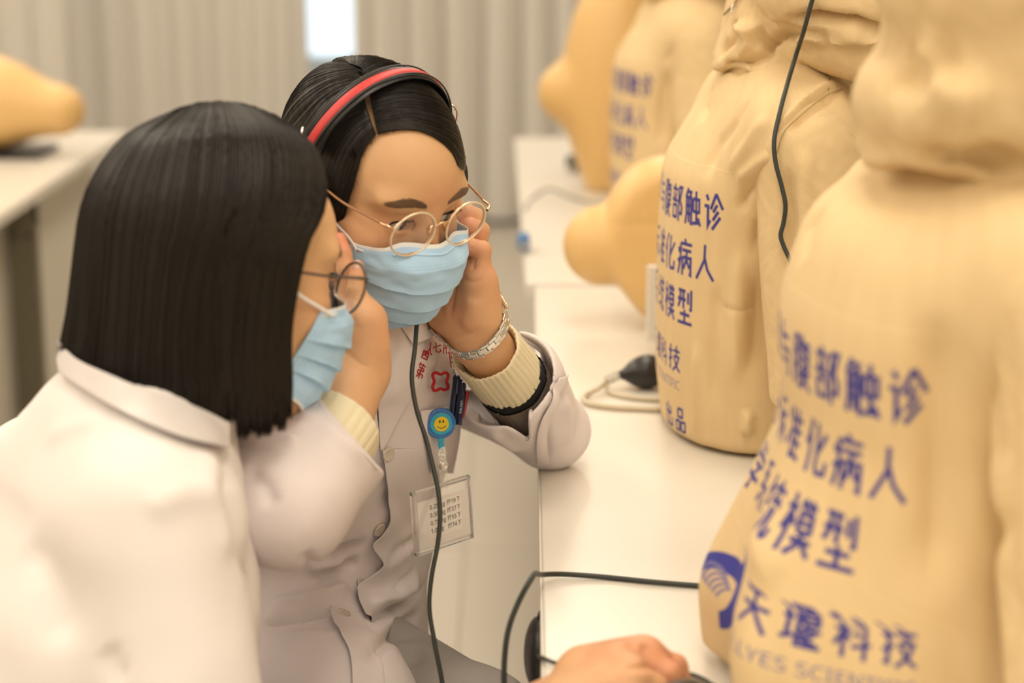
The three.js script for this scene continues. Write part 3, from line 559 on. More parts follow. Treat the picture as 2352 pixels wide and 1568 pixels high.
// head in its own frame: origin between the ears, y up, z forwards, x to the person's left
function headField(x, y, z) {
  const ax = Math.abs(x);
  let d = ell(x, y, z, [0, 0.044, -0.010], [0.0700, 0.077, 0.097]);
  d = smin(d, ell(x, y, z, [0, 0.043, 0.045], [0.049, 0.052, 0.040]), 0.03);
  d = smin(d, ell(x, y, z, [0, -0.035, 0.030], [0.060, 0.080, 0.056]), 0.03);
  d = smin(d, ell(ax, y, z, [0.040, -0.018, 0.052], [0.024, 0.024, 0.026]), 0.022);
  d = smin(d, ell(x, y, z, [0, -0.094, 0.064], [0.024, 0.018, 0.020]), 0.03);
  d = smin(d, cap(ax, y, z, { x: 0.046, y: -0.072, z: 0.02 }, { x: 0.012, y: -0.096, z: 0.062 }, 0.014, 0.014), 0.025);
  d = smin(d, ell(ax, y, z, [0.030, 0.036, 0.068], [0.026, 0.008, 0.014]), 0.016);
  d = smax(d, -ell(ax, y, z, [0.0305, 0.0098, 0.097], [0.020, 0.0125, 0.018]), 0.013);
  d = smin(d, cap(x, y, z, { x: 0, y: 0.018, z: 0.083 }, { x: 0, y: -0.024, z: 0.099 }, 0.0075, 0.0115), 0.014);
  d = smin(d, ell(ax, y, z, [0.010, -0.027, 0.092], [0.008, 0.007, 0.009]), 0.008);
  d = smin(d, ell(x, y, z, [0, -0.058, 0.084], [0.022, 0.010, 0.010]), 0.012);
  // eyelids: a ball cut open by an almond
  const ex = ax - EYE_C[0], ey = y - EYE_C[1], ez = z - EYE_C[2], r = Math.hypot(ex, ey, ez);
  if (r < 0.04) {
    let lid = r - 0.0150;
    d = smin(d, lid, 0.006);
    const az = Math.atan2(ex, ez), el = Math.atan2(ey, Math.hypot(ex, ez)), k = Math.sqrt(Math.max(0, 1 - (az / 0.98) ** 2));
    const open = Math.max(el - (0.42 * k + 0.07 * az), -0.36 * k + 0.07 * az - el, Math.abs(az) - 0.98) * 0.0150;
    d = smax(d, -Math.max(open, r - 0.021, -ez), 0.0012);
  }
  // ear
  let e = ell(ax, y, z + 0.25 * (y - 0.005), [0.0755, 0.004, -0.006], [0.010, 0.031, 0.018]);
  e = smax(e, -ell(ax, y, z, [0.085, 0.006, -0.002], [0.010, 0.018, 0.010]), 0.006);
  d = smin(d, e, 0.006);
  // neck
  d = smin(d, cap(x, y, z, { x: 0, y: -0.03, z: -0.03 }, { x: 0, y: -0.20, z: -0.085 }, 0.054, 0.058), 0.03);
  return d;
}
const SKIN = [0.665, 0.405, 0.215];
function skinTone(q, red) { const n = 0.05 * nz3(q.x * 28, q.y * 28, q.z * 28) + 0.035 * nz3(q.x * 90, q.y * 90, q.z * 90); const k = clamp(red); return [SKIN[0] * (1 + n + 0.06 * k), SKIN[1] * (1 + n - 0.30 * k), SKIN[2] * (1 + n - 0.22 * k)]; }
function headGeometry(H, cell) {
  const g = mesh(headField, [-0.095, -0.215, -0.155], [0.095, 0.14, 0.122], cell);
  colourise(g, (x, y, z) => {
    const ax = Math.abs(x), cheek = Math.exp(-(((ax - 0.042) / 0.022) ** 2 + ((y + 0.018) / 0.022) ** 2)), nose = Math.exp(-((x / 0.016) ** 2 + ((y + 0.022) / 0.02) ** 2 + ((z - 0.1) / 0.02) ** 2)), lid = Math.exp(-(((ax - 0.032) / 0.018) ** 2 + ((y - 0.012) / 0.010) ** 2)), br = 0.35 * Math.exp(-((x / 0.02) ** 2 + ((y - 0.045) / 0.02) ** 2));
    return skinTone({ x, y, z }, z > 0 ? 0.5 * cheek + 0.6 * nose + 0.55 * lid + br : 0.15);
  });
  g.applyMatrix4(H); return g;
}
function eyeballs(H, parent, gaze) {
  for (const s of [-1, 1]) {
    const g = new THREE.SphereGeometry(0.0128, 48, 36), p = g.attributes.position, c = new Float32Array(p.count * 3), q = V();
    for (let i = 0; i < p.count; i++) { q.fromBufferAttribute(p, i).normalize(); const a = Math.acos(clamp(q.dot(gaze), -1, 1)); c.set(a < 0.17 ? [0.004, 0.003, 0.003] : a < 0.52 ? [0.022, 0.012, 0.008] : a < 0.58 ? [0.012, 0.008, 0.007] : [0.62, 0.57, 0.54], i * 3); }
    g.setAttribute('color', new THREE.BufferAttribute(c, 3)); g.translate(s * EYE_C[0], EYE_C[1], EYE_C[2]); g.applyMatrix4(H);
    part('eyeball', g, M.eye ??= phys({ vertexColors: true, roughness: 0.12, clearcoat: 1, clearcoatRoughness: 0.03 }), parent);
  }
}
const faceZ = (x, y) => { let z = 0.13; for (let i = 0; i < 120; i++) { const d = headField(x, y, z); if (d < 0.0002) break; z -= Math.max(d * 0.7, 0.0002); } return z; };
function lashesAndBrows(H, parent) {
  for (const s of [-1, 1]) {
    const up = [];
    for (let i = 0; i <= 14; i++) { const az = lerp(-0.93, 0.97, i / 14), k = Math.sqrt(Math.max(0, 1 - (az / 0.98) ** 2)), el = 0.42 * k + 0.07 * az + 0.02, r = 0.0153; up.push(V(s * (EYE_C[0] + r * Math.sin(az) * Math.cos(el)), EYE_C[1] + r * Math.sin(el), EYE_C[2] + r * Math.cos(az) * Math.cos(el)).applyMatrix4(H)); }
    const hairs = [tube(up, 0.0011, 30, 6)];
    for (let i = 0; i < 26; i++) {   // upper lashes
      const az = lerp(-0.8, 0.97, i / 25), k = Math.sqrt(Math.max(0, 1 - (az / 0.98) ** 2)), el = 0.42 * k + 0.07 * az + 0.01, r = 0.0153, L = 0.0045 + 0.002 * (i / 25), at = (rr_, e_) => V(s * (EYE_C[0] + rr_ * Math.sin(az + (rr_ - r) * 40 * az) * Math.cos(e_)), EYE_C[1] + rr_ * Math.sin(e_), EYE_C[2] + rr_ * Math.cos(az) * Math.cos(e_)).applyMatrix4(H);
      hairs.push(tube([at(r, el), at(r + L * 0.6, el - 0.05), at(r + L, el + 0.04)], 0.00022, 4, 3));
    }
    part('eyelashes', merge(hairs), M.hair, parent);
    const brow = [];
    for (let i = 0; i < 420; i++) {
      const t = rnd(), wdt = 0.0062 * Math.sin(0.35 + 2.5 * t) ** 0.8, x = 0.0135 + 0.034 * t, y = 0.0345 + 0.0055 * Math.sin(Math.min(1, t * 1.35) * 1.9) - 0.0035 * t * t + wdt * (rnd() - 0.5) * 1.5, L = rr(0.005, 0.009), dy = lerp(0.8, -0.12, Math.min(1, t * 1.3)) + rr(-0.2, 0.2);
      const pts = [0, 0.5, 1].map((k) => { const xx = x + L * k, yy = y + L * k * dy * 0.5; return V(s * xx, yy, faceZ(s * xx, yy) + 0.0004 + 0.0004 * k).applyMatrix4(H); });
      brow.push(tube(pts, 0.0002, 3, 3));
    }
    part('eyebrow', merge(brow), M.brow ??= mat({ color: C(0.22, 0.135, 0.08), roughness: 0.7 }), parent);
  }
}
// ---------------------------------------------------------------- hands: capsules joined smoothly
function handField(palm, fingers, k = 0.012) {
  return (x, y, z) => {
    let d = 1;
    for (const [a, b, r0, r1] of palm) d = smin(d, cap(x, y, z, a, b, r0, r1), k);
    let fd = 1;
    for (const f of fingers) { let q = 1; for (let i = 0; i < f.p.length - 1; i++) q = smin(q, cap(x, y, z, f.p[i], f.p[i + 1], f.r[i], f.r[i + 1]), 0.003); fd = fd === 1 ? q : smin(fd, q, 0.0022); }
    return smin(d, fd, 0.009);
  };
}
function bounds(pts, pad) { const b = new THREE.Box3().setFromPoints(pts).expandByScalar(pad); return [b.min.toArray(), b.max.toArray()]; }
function limb(fn, pts, cell, foldList, redAt) {
  const [lo, hi] = bounds(pts, 0.045), g = mesh(fn, lo, hi, cell);
  folds(g, foldList);
  colourise(g, (x, y, z) => { let k = 0.12; for (const [p, r, a] of redAt) k += a * Math.exp(-(((x - p.x) ** 2 + (y - p.y) ** 2 + (z - p.z) ** 2) / (r * r))); return skinTone({ x, y, z }, k); });
  return g;
}
const fp = (list) => list.map((q) => P(...q));
// ---------------------------------------------------------------- person with the headphones
const wristL = P(1098, 778, 1.985), elbowL = P(1265, 990, 2.17), wristR = P(826, 852, 1.812), elbowR = P(655, 1150, 1.70);
const nailMat = phys({ color: C(0.72, 0.44, 0.34), roughness: 0.25, clearcoat: 0.5 });
function nail(p, dir, out, w, l) {
  const g = new THREE.SphereGeometry(1, 16, 12); g.scale(w, 0.0012, l);
  const z = dir.clone().normalize(), y = out.clone().addScaledVector(z, -out.dot(z)).normalize(), x = y.clone().cross(z);
  g.applyMatrix4(new THREE.Matrix4().makeBasis(x, y, z).setPosition(p)); return g;
}
let handLField, handRField;
const personA = thing('person', 'person in lilac-white coat with red-banded headphones and blue mask, hands at the ears', 'person', V(-0.30, 0, -2.05));
{
  const head = headGeometry(HA, 0.0017);
  // her left hand, on the right in the picture
  const palmL = [
    [wristL, P(1100, 640, 1.956), 0.0265, 0.0165], [P(1070, 742, 1.985), P(1062, 620, 1.975), 0.024, 0.017], [P(1046, 728, 1.99), P(1030, 610, 2.0), 0.022, 0.016], [P(1040, 722, 1.985), P(1000, 690, 1.995), 0.021, 0.017], [P(1112, 735, 1.965), P(1108, 655, 1.955), 0.019, 0.0145],
    [wristL, P(1245, 965, 2.14), 0.0275, 0.036],
  ];
  const fingersL = [
    { p: fp([[1103, 640, 1.955], [1107, 574, 1.945], [1081, 566, 1.943], [1058, 575, 1.948]]), r: [0.0105, 0.0095, 0.0085, 0.007] },
    { p: fp([[1088, 615, 1.97], [1103, 530, 1.963], [1079, 519, 1.960], [1060, 528, 1.963]]), r: [0.011, 0.0098, 0.0088, 0.0075] },
    { p: fp([[1062, 605, 1.985], [1092, 500, 1.978], [1072, 488, 1.973], [1052, 500, 1.972]]), r: [0.011, 0.010, 0.009, 0.0078] },
    { p: fp([[1034, 605, 2.0], [1055, 495, 2.0], [1035, 455, 1.995], [1010, 440, 1.99]]), r: [0.011, 0.010, 0.009, 0.0075] },
    { p: fp([[1015, 720, 1.99], [985, 680, 2.0], [965, 625, 2.0]]), r: [0.016, 0.012, 0.009] },
  ];
  const fL = handField(palmL, fingersL), ptsL = [...palmL.flatMap((q) => [q[0], q[1]]), ...fingersL.flatMap((q) => q.p)];
  const st = (list, fn) => list.map(([pts, w, h]) => [seen(fn, pts, 1.2, 3), w, h]);
  handLField = fL;
  const handL = limb(fL, ptsL, 0.0024, st([
    [[[1060, 600], [1046, 640], [1040, 690], [1034, 740]], 0.0035, -0.0028], [[[1112, 636], [1095, 648], [1075, 645], [1058, 632]], 0.003, -0.0016], [[[1090, 590], [1086, 605], [1088, 622]], 0.003, -0.0025],
    [[[1120, 720], [1090, 762], [1040, 782]], 0.0028, -0.0012], [[[1085, 680], [1080, 720], [1060, 755]], 0.012, 0.003], [[[1000, 660], [1010, 700], [1025, 740]], 0.003, -0.0015],
  ], fL), [[P(1060, 720, 1.965), 0.022, 0.55], [P(1075, 575, 1.945), 0.02, 0.7], [P(1068, 515, 1.96), 0.02, 0.7], [P(1110, 640, 1.95), 0.016, 0.4]]);
  // her right hand, half hidden by the other person's glasses
  const palmR = [
    [wristR, P(836, 735, 1.800), 0.0265, 0.0205], [P(845, 800, 1.80), P(838, 745, 1.798), 0.0195, 0.018], [P(795, 845, 1.83), P(795, 705, 1.828), 0.023, 0.018], [P(770, 820, 1.86), P(762, 695, 1.855), 0.020, 0.016], [P(790, 815, 1.85), P(770, 770, 1.875), 0.018, 0.016],
    [wristR, P(730, 1060, 1.74), 0.028, 0.036],
  ];
  const fingersR = [
    { p: fp([[829, 718, 1.80], [818, 665, 1.796], [820, 640, 1.797], [821, 612, 1.80]]), r: [0.0115, 0.0088, 0.008, 0.0066] },
    { p: fp([[803, 705, 1.82], [795, 620, 1.816], [788, 580, 1.818], [781, 548, 1.82]]), r: [0.0115, 0.009, 0.008, 0.0062] },
    { p: fp([[777, 695, 1.842], [765, 590, 1.836], [752, 500, 1.84]]), r: [0.0115, 0.0095, 0.0075] },
    { p: fp([[755, 695, 1.862], [738, 585, 1.860], [730, 490, 1.862]]), r: [0.0115, 0.0095, 0.0075] },
    { p: fp([[780, 790, 1.87], [762, 740, 1.888], [764, 690, 1.893]]), r: [0.014, 0.012, 0.009] },
  ];
  const fR = handField(palmR, fingersR), ptsR = [...palmR.flatMap((q) => [q[0], q[1]]), ...fingersR.flatMap((q) => q.p)];
  handRField = fR;
  const handR = limb(fR, ptsR, 0.0024, st([[[[772, 800], [800, 812], [830, 838], [850, 842]], 0.0026, -0.0016], [[[785, 735], [810, 740], [830, 760]], 0.003, -0.0012], [[[802, 690], [808, 730], [800, 780]], 0.004, -0.002]], fR), [[P(781, 550, 1.82), 0.018, 1.1], [P(806, 715, 1.80), 0.012, 0.8], [P(821, 615, 1.80), 0.012, 0.7], [P(850, 760, 1.79), 0.02, 0.3]]);
  part('body', mergeGeometries([head, handL, handR]), M.skin, personA);
  part('fingernail', nail(P(820.5, 611, 1.7935), P(821, 600, 1.80).sub(P(820, 630, 1.798)), P(821, 611, 1.7).sub(P(821, 611, 1.8)), 0.0046, 0.006), nailMat, personA);
  eyeballs(HA, personA, V(0.40, -0.14, 1).normalize());
  lashesAndBrows(HA, personA);
}
// hair: strands combed over the skull from guide lines
const HAIR_C = V(0, 0.037, -0.012);
function onSkull(q, R, s = 1) { const d = q.clone().sub(HAIR_C), k = Math.hypot(d.x / R[0], d.y / R[1], d.z / R[2]); return HAIR_C.clone().addScaledVector(d, s / k); }
function resample(pts, n) { return new THREE.CatmullRomCurve3(pts, false, 'centripetal').getSpacedPoints(n); }
function ribbonStrands(lists, r) {   // thin three-sided hairs in one mesh
  const pos = [], nor = [], idx = [];
  for (const pts of lists) {
    const base = pos.length / 3, n = pts.length;
    for (let i = 0; i < n; i++) {
      const t = pts[Math.min(n - 1, i + 1)].clone().sub(pts[Math.max(0, i - 1)]).normalize(), a = (Math.abs(t.y) < 0.9 ? V(0, 1, 0) : V(1, 0, 0)).cross(t).normalize(), b = t.clone().cross(a), w = r * (i === 0 ? 0.5 : i === n - 1 ? 0.25 : 1);
      for (let k = 0; k < 3; k++) { const c = Math.cos(k * 2.0944), s = Math.sin(k * 2.0944), d = a.clone().multiplyScalar(c).addScaledVector(b, s); pos.push(pts[i].x + d.x * w, pts[i].y + d.y * w, pts[i].z + d.z * w); nor.push(d.x, d.y, d.z); }
      if (i) for (let k = 0; k < 3; k++) { const p = base + (i - 1) * 3 + k, q = base + (i - 1) * 3 + (k + 1) % 3; idx.push(p, q, q + 3, p, q + 3, p + 3); }
    }
  }
  const g = new THREE.BufferGeometry(); g.setAttribute('position', new THREE.Float32BufferAttribute(pos, 3)); g.setAttribute('normal', new THREE.Float32BufferAttribute(nor, 3)); g.setIndex(idx); return g;
}
{
  const R = [0.0775, 0.0945, 0.109], world = (x, y, z) => { const q = V(x, y, z).applyMatrix4(HAi).sub(HAIR_C); const k = Math.hypot(q.x / R[0], q.y / R[1], q.z / R[2]); return (k - 1) * 0.085; };
  const px = (list) => list.map(([x, y]) => sight(world, x, y, 1.2, 3)).filter(Boolean).map((p) => p.applyMatrix4(HAi));
  const L3 = (...q) => q.map((a) => V(...a));
  const left = [
    [...px([[864, 308], [836, 345], [816, 410], [800, 462], [786, 505]]), ...L3([-0.085, -0.03, 0.02], [-0.085, -0.045, -0.02], [-0.06, -0.06, -0.08])],
    [...px([[856, 288], [812, 335], [785, 400], [765, 470]]), ...L3([-0.085, -0.02, 0.01], [-0.08, -0.04, -0.03], [-0.055, -0.06, -0.085])],
    [...px([[842, 245], [775, 285], [735, 360], [712, 440]]), ...L3([-0.085, 0.0, -0.02], [-0.075, -0.03, -0.05], [-0.045, -0.06, -0.09])],
    [...px([[832, 195], [755, 232], [705, 300]]), ...L3([-0.085, 0.03, -0.05], [-0.06, -0.03, -0.08], [-0.03, -0.06, -0.1])],
    L3([-0.03, 0.138, -0.03], [-0.05, 0.11, -0.07], [-0.05, 0.06, -0.1], [-0.04, 0, -0.11], [-0.02, -0.06, -0.1]),
    L3([-0.028, 0.135, -0.05], [-0.02, 0.1, -0.1], [-0.01, 0.06, -0.12], [0, 0, -0.12], [0, -0.06, -0.1]),
  ];
  const right = [
    [...px([[868, 306], [905, 298], [955, 297], [1002, 316], [1040, 350], [1056, 385]]), ...L3([0.088, 0.035, 0.035], [0.088, 0.0, 0.0], [0.08, -0.03, -0.04], [0.05, -0.06, -0.085])],
    [...px([[864, 290], [930, 275], [985, 288]]), ...L3([0.078, 0.048, 0.045], [0.088, 0.02, 0.02], [0.085, -0.01, -0.03], [0.05, -0.06, -0.085])],
    [...px([[854, 245], [930, 228]]), ...L3([0.062, 0.088, 0.045], [0.085, 0.04, 0.015], [0.08, -0.01, -0.05], [0.045, -0.06, -0.09])],
    [...px([[845, 200]]), ...L3([0.03, 0.128, 0.025], [0.07, 0.085, 0.0], [0.082, 0.03, -0.04], [0.06, -0.03, -0.08], [0.03, -0.06, -0.1])],
    L3([-0.026, 0.138, -0.03], [0.03, 0.13, -0.06], [0.055, 0.07, -0.09], [0.045, 0, -0.11], [0.02, -0.06, -0.1]),
    L3([-0.026, 0.135, -0.05], [0.0, 0.1, -0.1], [0.01, 0.06, -0.12], [0, 0, -0.12], [0, -0.06, -0.1]),
  ];
  const N = 22, sheets = [], strands = [], fine = [];
  for (const guides of [left, right]) {
    const G = guides.map((q) => resample(q.map((p) => onSkull(p, R)), N));
    const atG = (v, i) => { const k = clamp(v) * (G.length - 1), a = Math.min(G.length - 2, Math.floor(k)), f = k - a; return G[a][i].clone().lerp(G[a + 1][i], f); };
    sheets.push(thick(sheet((u, v) => { const k = u * N, a = Math.min(N - 1, Math.floor(k)); return onSkull(atG(v, a).lerp(atG(v, a + 1), k - a), R, 0.975).applyMatrix4(HA); }, 44, 60), 0.003));
    for (let s = 0; s < 4200; s++) {
      const v0 = s < 700 ? rnd() * 0.12 : rnd(), wv = rr(-0.02, 0.02), lift = rr(0.985, 1.008), wob = rr(0, 6.28), pts = [], e0 = rnd() < 0.02 ? rr(0.004, 0.012) : 0;
      for (let i = 0; i <= N; i++) { const t = i / N, c = atG(v0 + wv * t * (1 - t) * 4, i); pts.push(onSkull(c, R, lift + 0.006 * Math.sin(t * 5 + wob) + e0 * t * (1 - t) * 4).applyMatrix4(HA)); }
      strands.push(pts);
    }
  }
  for (let i = 0; i < 60; i++) {   // short fine hairs along the hairline
    const k = rnd(), line = [[866, 306], [838, 345], [818, 410], [802, 462]], line2 = [[868, 306], [905, 298], [955, 297], [1002, 316], [1040, 350]], ln = rnd() < 0.5 ? line : line2, a = Math.min(ln.length - 2, Math.floor(k * (ln.length - 1))), f = k * (ln.length - 1) - a, x = lerp(ln[a][0], ln[a + 1][0], f), y = lerp(ln[a][1], ln[a + 1][1], f), L = rr(8, 24), an = ln === line ? rr(1.2, 2.0) : rr(0.2, 0.9);
    const q = px([[x, y - 4], [x + L * 0.5 * Math.cos(an), y + L * 0.5 * Math.sin(an)], [x + L * Math.cos(an), y + L * Math.sin(an)]]);
    if (q.length === 3) fine.push(resample(q.map((p, j) => onSkull(p, R, 0.985 - 0.035 * j)), 5).map((p) => p.applyMatrix4(HA)));
  }
  const bun = new THREE.SphereGeometry(1, 32, 24); bun.scale(0.04, 0.045, 0.035); bun.translate(0, -0.03, -0.125); bun.applyMatrix4(HA);
  const hair = part('hair', merge([...sheets, bun]), M.hair, personA);
  part('strands', merge([ribbonStrands(strands, 0.0003), ribbonStrands(fine, 0.00014)]), M.hair, hair);
}
// ---------------------------------------------------------------- mask, worn in the head frame
{
  const c = document.createElement('canvas'); c.width = 1024; c.height = 768; const g = c.getContext('2d');
  g.fillStyle = '#b2daff'; g.fillRect(0, 0, 1024, 768);
  const id = g.getImageData(0, 0, 1024, 768), d = id.data; for (let i = 0; i < d.length; i += 4) { const x = (i / 4) % 1024, y = Math.floor(i / 4096), q = 7 * nz3(x * 0.012, y * 0.012, 1) + (rnd() - 0.5) * 9; d[i] += q; d[i + 1] += q; d[i + 2] += q; } g.putImageData(id, 0, 0);
  g.fillStyle = '#e9eef0'; g.fillRect(0, 0, 1024, 26); g.fillRect(0, 752, 1024, 16);
  g.fillStyle = '#86aabc'; for (let x = 40; x < 990; x += 13) { for (const y of [62, 128, 146, 716]) g.fillRect(x, y, 5, 3); }
  for (const x0 of [8, 26, 44, 960, 978, 996]) for (let y = 70; y < 720; y += 13) g.fillRect(x0, y, 6, 3);
  const t = new THREE.CanvasTexture(c); t.colorSpace = THREE.SRGBColorSpace; t.magFilter = THREE.LinearFilter;
  M.maskPrint = phys({ map: t, roughness: 0.75, side: THREE.DoubleSide, transmission: 0 });
}
function wearMask(label, H, o) {
  const g0 = thing('face_mask', label, 'mask', V(0, -0.05, 0.08).applyMatrix4(H));
  const yc = [[0, 0.000], [0.25, -0.026], [0.5, -0.052], [0.75, -0.084], [1, -0.112]], zc = [[0, 0.1085], [0.22, 0.121], [0.45, 0.1205], [0.7, 0.113], [0.88, 0.101], [1, 0.080]];
  const lin = (L, v) => { for (let i = 1; i < L.length; i++) if (v <= L[i][0]) return lerp(L[i - 1][1], L[i][1], (v - L[i - 1][0]) / (L[i][0] - L[i - 1][0])); return L[L.length - 1][1]; };
  const pleats = [0.47, 0.66, 0.82];
  const surf = (u, v) => {
    const s = u * 2 - 1, ph = s * Math.PI / 2, cph = Math.cos(ph), cz = Math.pow(cph, 0.85);
    const X = lerp(0.0675, 0.054, sst(0.2, 1, v)), ys = lerp(-0.013, -0.088, v) + 0.004 * Math.sin(v * 3.14), zs = lerp(0.056, 0.030, v);
    let z = lerp(zs, lin(zc, v), cz), y = lerp(ys, lin(yc, v), Math.pow(cph, 1.1));
    let x = X * Math.sin(ph) * (1 + 0.04 * cph);
    // the nose bridge narrows the top edge; pleats step outwards and fall back
    const top = sst(0.2, 0, v); z -= top * 0.012 * Math.exp(-(((Math.abs(s) - 0.33) / 0.2) ** 2));
    let st = 0; for (const p of pleats) { const e = v - p + 0.05 * s * s; st += e < 0 ? 0.0026 * Math.exp(e * 14) : -0.0026 * Math.exp(-e * 22); }
    st += 0.0014 * nz3(s * 3, v * 6, o.seed) + 0.0010 * nz3(s * 7, v * 11, o.seed + 4);
    const k = Math.min(1, cph * 3);
    return V(x + st * k * Math.sin(ph), y - 0.2 * st * k, z + st * k * cph);
  };
  const g = thick(sheet((u, v) => surf(u, v).applyMatrix4(H), 72, 110, (u, v) => [u, 1 - v]), -0.0006);
  g.computeVertexNormals();
  part('mask_panel', g, M.maskPrint, g0);
  part('nose_wire', tube([...Array(15)].map((_, i) => surf(0.26 + 0.48 * i / 14, 0.085).applyMatrix4(H)), 0.0011, 30, 6), M.maskPrint, g0);
  for (const s of [0, 1]) {
    const sg = s ? 1 : -1, a = surf(s ? 0.955 : 0.045, 0.07), b = surf(s ? 0.965 : 0.035, 0.95), f = (q) => V(...q).applyMatrix4(H);
    const band = (pts) => { const cv = new THREE.CatmullRomCurve3(pts.map(f), false, 'centripetal'); const P0 = cv.getPoints(30); const up = V(0, 1, 0).transformDirection(H); return thick(sheet((u, v) => { const q = P0[Math.round(u * 30)]; return q.clone().addScaledVector(up, (v - 0.5) * 0.0032); }, 30, 2), 0.0012); };
    const e = 0.0016;
    part('ear_loop', band([[a.x + sg * e, a.y, a.z + 0.002], [sg * 0.0685, -0.011, 0.054], [sg * 0.0765, 0.002, 0.022], [sg * 0.086, 0.022, 0.0], [sg * 0.088, 0.02, -0.02], [sg * 0.084, -0.005, -0.03]]), M.maskWhite, g0);
    part('ear_loop', band([[b.x + sg * e, b.y, b.z + 0.002], [sg * 0.062, -0.075, 0.02], [sg * 0.074, -0.045, -0.005], [sg * 0.084, -0.008, -0.03]]), M.maskWhite, g0);
    part('loop_weld', thick(sheet((u, v) => surf(s ? 1 - 0.005 - u * 0.075 : 0.005 + u * 0.075, 0.055 + v * 0.035).add(V(sg * 0.0006, 0, 0.0012)).applyMatrix4(H), 8, 2), -0.001), M.maskWhite, g0);
  }
  return g0;
}
wearMask('pleated pale blue mask on the face of the headphone wearer', HA, { seed: 2 });
wearMask('pleated pale blue mask seen from the side on the bob-haired person', HB, { seed: 8 });
// ---------------------------------------------------------------- glasses
function wearGlasses(label, H, o) {
  const g0 = thing('eyeglasses', label, 'glasses', V(0, 0.015, 0.105).applyMatrix4(H)), f = (x, y, z) => V(x, y, z).applyMatrix4(H);
  const tilt = o.tilt ?? 0.16, wrap = 0.06;
  const lp = (s, a, k = 1) => { const dx = o.rx * k * Math.cos(a), dy = o.ry * k * Math.sin(a) * (1 - 0.05 * Math.cos(a) * s); return [s * o.cx + dx, o.cy + dy, o.cz + dy * tilt - Math.abs(s * o.cx + dx) * wrap]; };
  for (const s of [-1, 1]) {
    part('rim', tube([...Array(40)].map((_, i) => f(...lp(s, i / 40 * 6.2832))), o.rim, 90, 8, true), o.rimMat, g0);
    if (o.inner) part('inner_rim', tube([...Array(40)].map((_, i) => { const q = lp(s, i / 40 * 6.2832, 0.975); return f(q[0], q[1], q[2] - 0.0018); }), 0.0007, 90, 6, true), M.gold, g0);
    part('lens', sheet((u, v) => { const q = lp(s, u * 6.2832, v * 0.985); return f(q[0], q[1], q[2] + 0.0012 * (1 - v * v)); }, 48, 8), M.lens, g0);
    const hx = s * (o.cx + o.rx), hz = o.cz - (o.cx + o.rx) * wrap;
    part('hinge', tube([f(hx, o.cy + 0.010, hz + 0.0005), f(hx + s * 0.004, o.cy + 0.012, hz - 0.001), f(hx + s * 0.0065, o.cy + 0.012, hz - 0.006), f(hx + s * 0.007, o.cy + 0.012, hz - 0.014)], o.arm * 1.15, 20, 8), o.metal, g0);
    part('temple', tube([f(hx + s * 0.007, o.cy + 0.012, hz - 0.010), f(s * 0.0785, o.cy + 0.012, 0.045), f(s * 0.0795, o.cy + 0.013, 0.01), f(s * 0.081, o.cy + 0.012, -0.008), f(s * 0.081, o.cy - 0.012, -0.026)], o.arm, 40, 8), o.armMat, g0);
    const pad = new THREE.SphereGeometry(1, 12, 10); pad.scale(0.0022, 0.0055, 0.003); pad.rotateZ(s * 0.35); pad.translate(s * 0.0095, o.cy - 0.001, o.cz - 0.006); pad.applyMatrix4(H);
    part('nose_pad', merge([pad, tube([f(s * 0.0095, o.cy, o.cz - 0.006), f(s * 0.0075, o.cy + 0.004, o.cz - 0.001), f(s * (o.cx - o.rx), o.cy + 0.006, o.cz)], 0.0005, 10, 5)]), o.inner ? M.gold : o.metal, g0);
  }
  const bx = o.cx - o.rx + 0.001;
  part('bridge', tube([f(-bx, o.cy + 0.006, o.cz), f(-0.004, o.cy + 0.0095, o.cz + 0.002), f(0.004, o.cy + 0.0095, o.cz + 0.002), f(bx, o.cy + 0.006, o.cz)], o.rim * 0.9, 20, 8), o.metal, g0);
  return g0;
}
const champagne = phys({ color: C(0.80, 0.66, 0.46), roughness: 0.2, metalness: 0.25, clearcoat: 1 }), tortoise = phys({ color: C(0.36, 0.17, 0.07), roughness: 0.3, clearcoat: 0.6 }), gunmetal = mat({ color: C(0.12, 0.11, 0.10), roughness: 0.35, metalness: 0.7 });
wearGlasses('round clear-rimmed glasses with thin brown arms on the headphone wearer', HA, { cx: 0.0345, cy: 0.0135, cz: 0.1045, tilt: 0.0, rx: 0.0265, ry: 0.0232, rim: 0.00115, arm: 0.0013, rimMat: champagne, metal: M.gold, armMat: tortoise, inner: true });
wearGlasses('dark wire-framed glasses on the bob-haired person in front', HB, { cx: 0.0345, cy: 0.006, cz: 0.107, rx: 0.0240, ry: 0.0235, rim: 0.0013, arm: 0.0013, rimMat: gunmetal, metal: gunmetal, armMat: gunmetal });
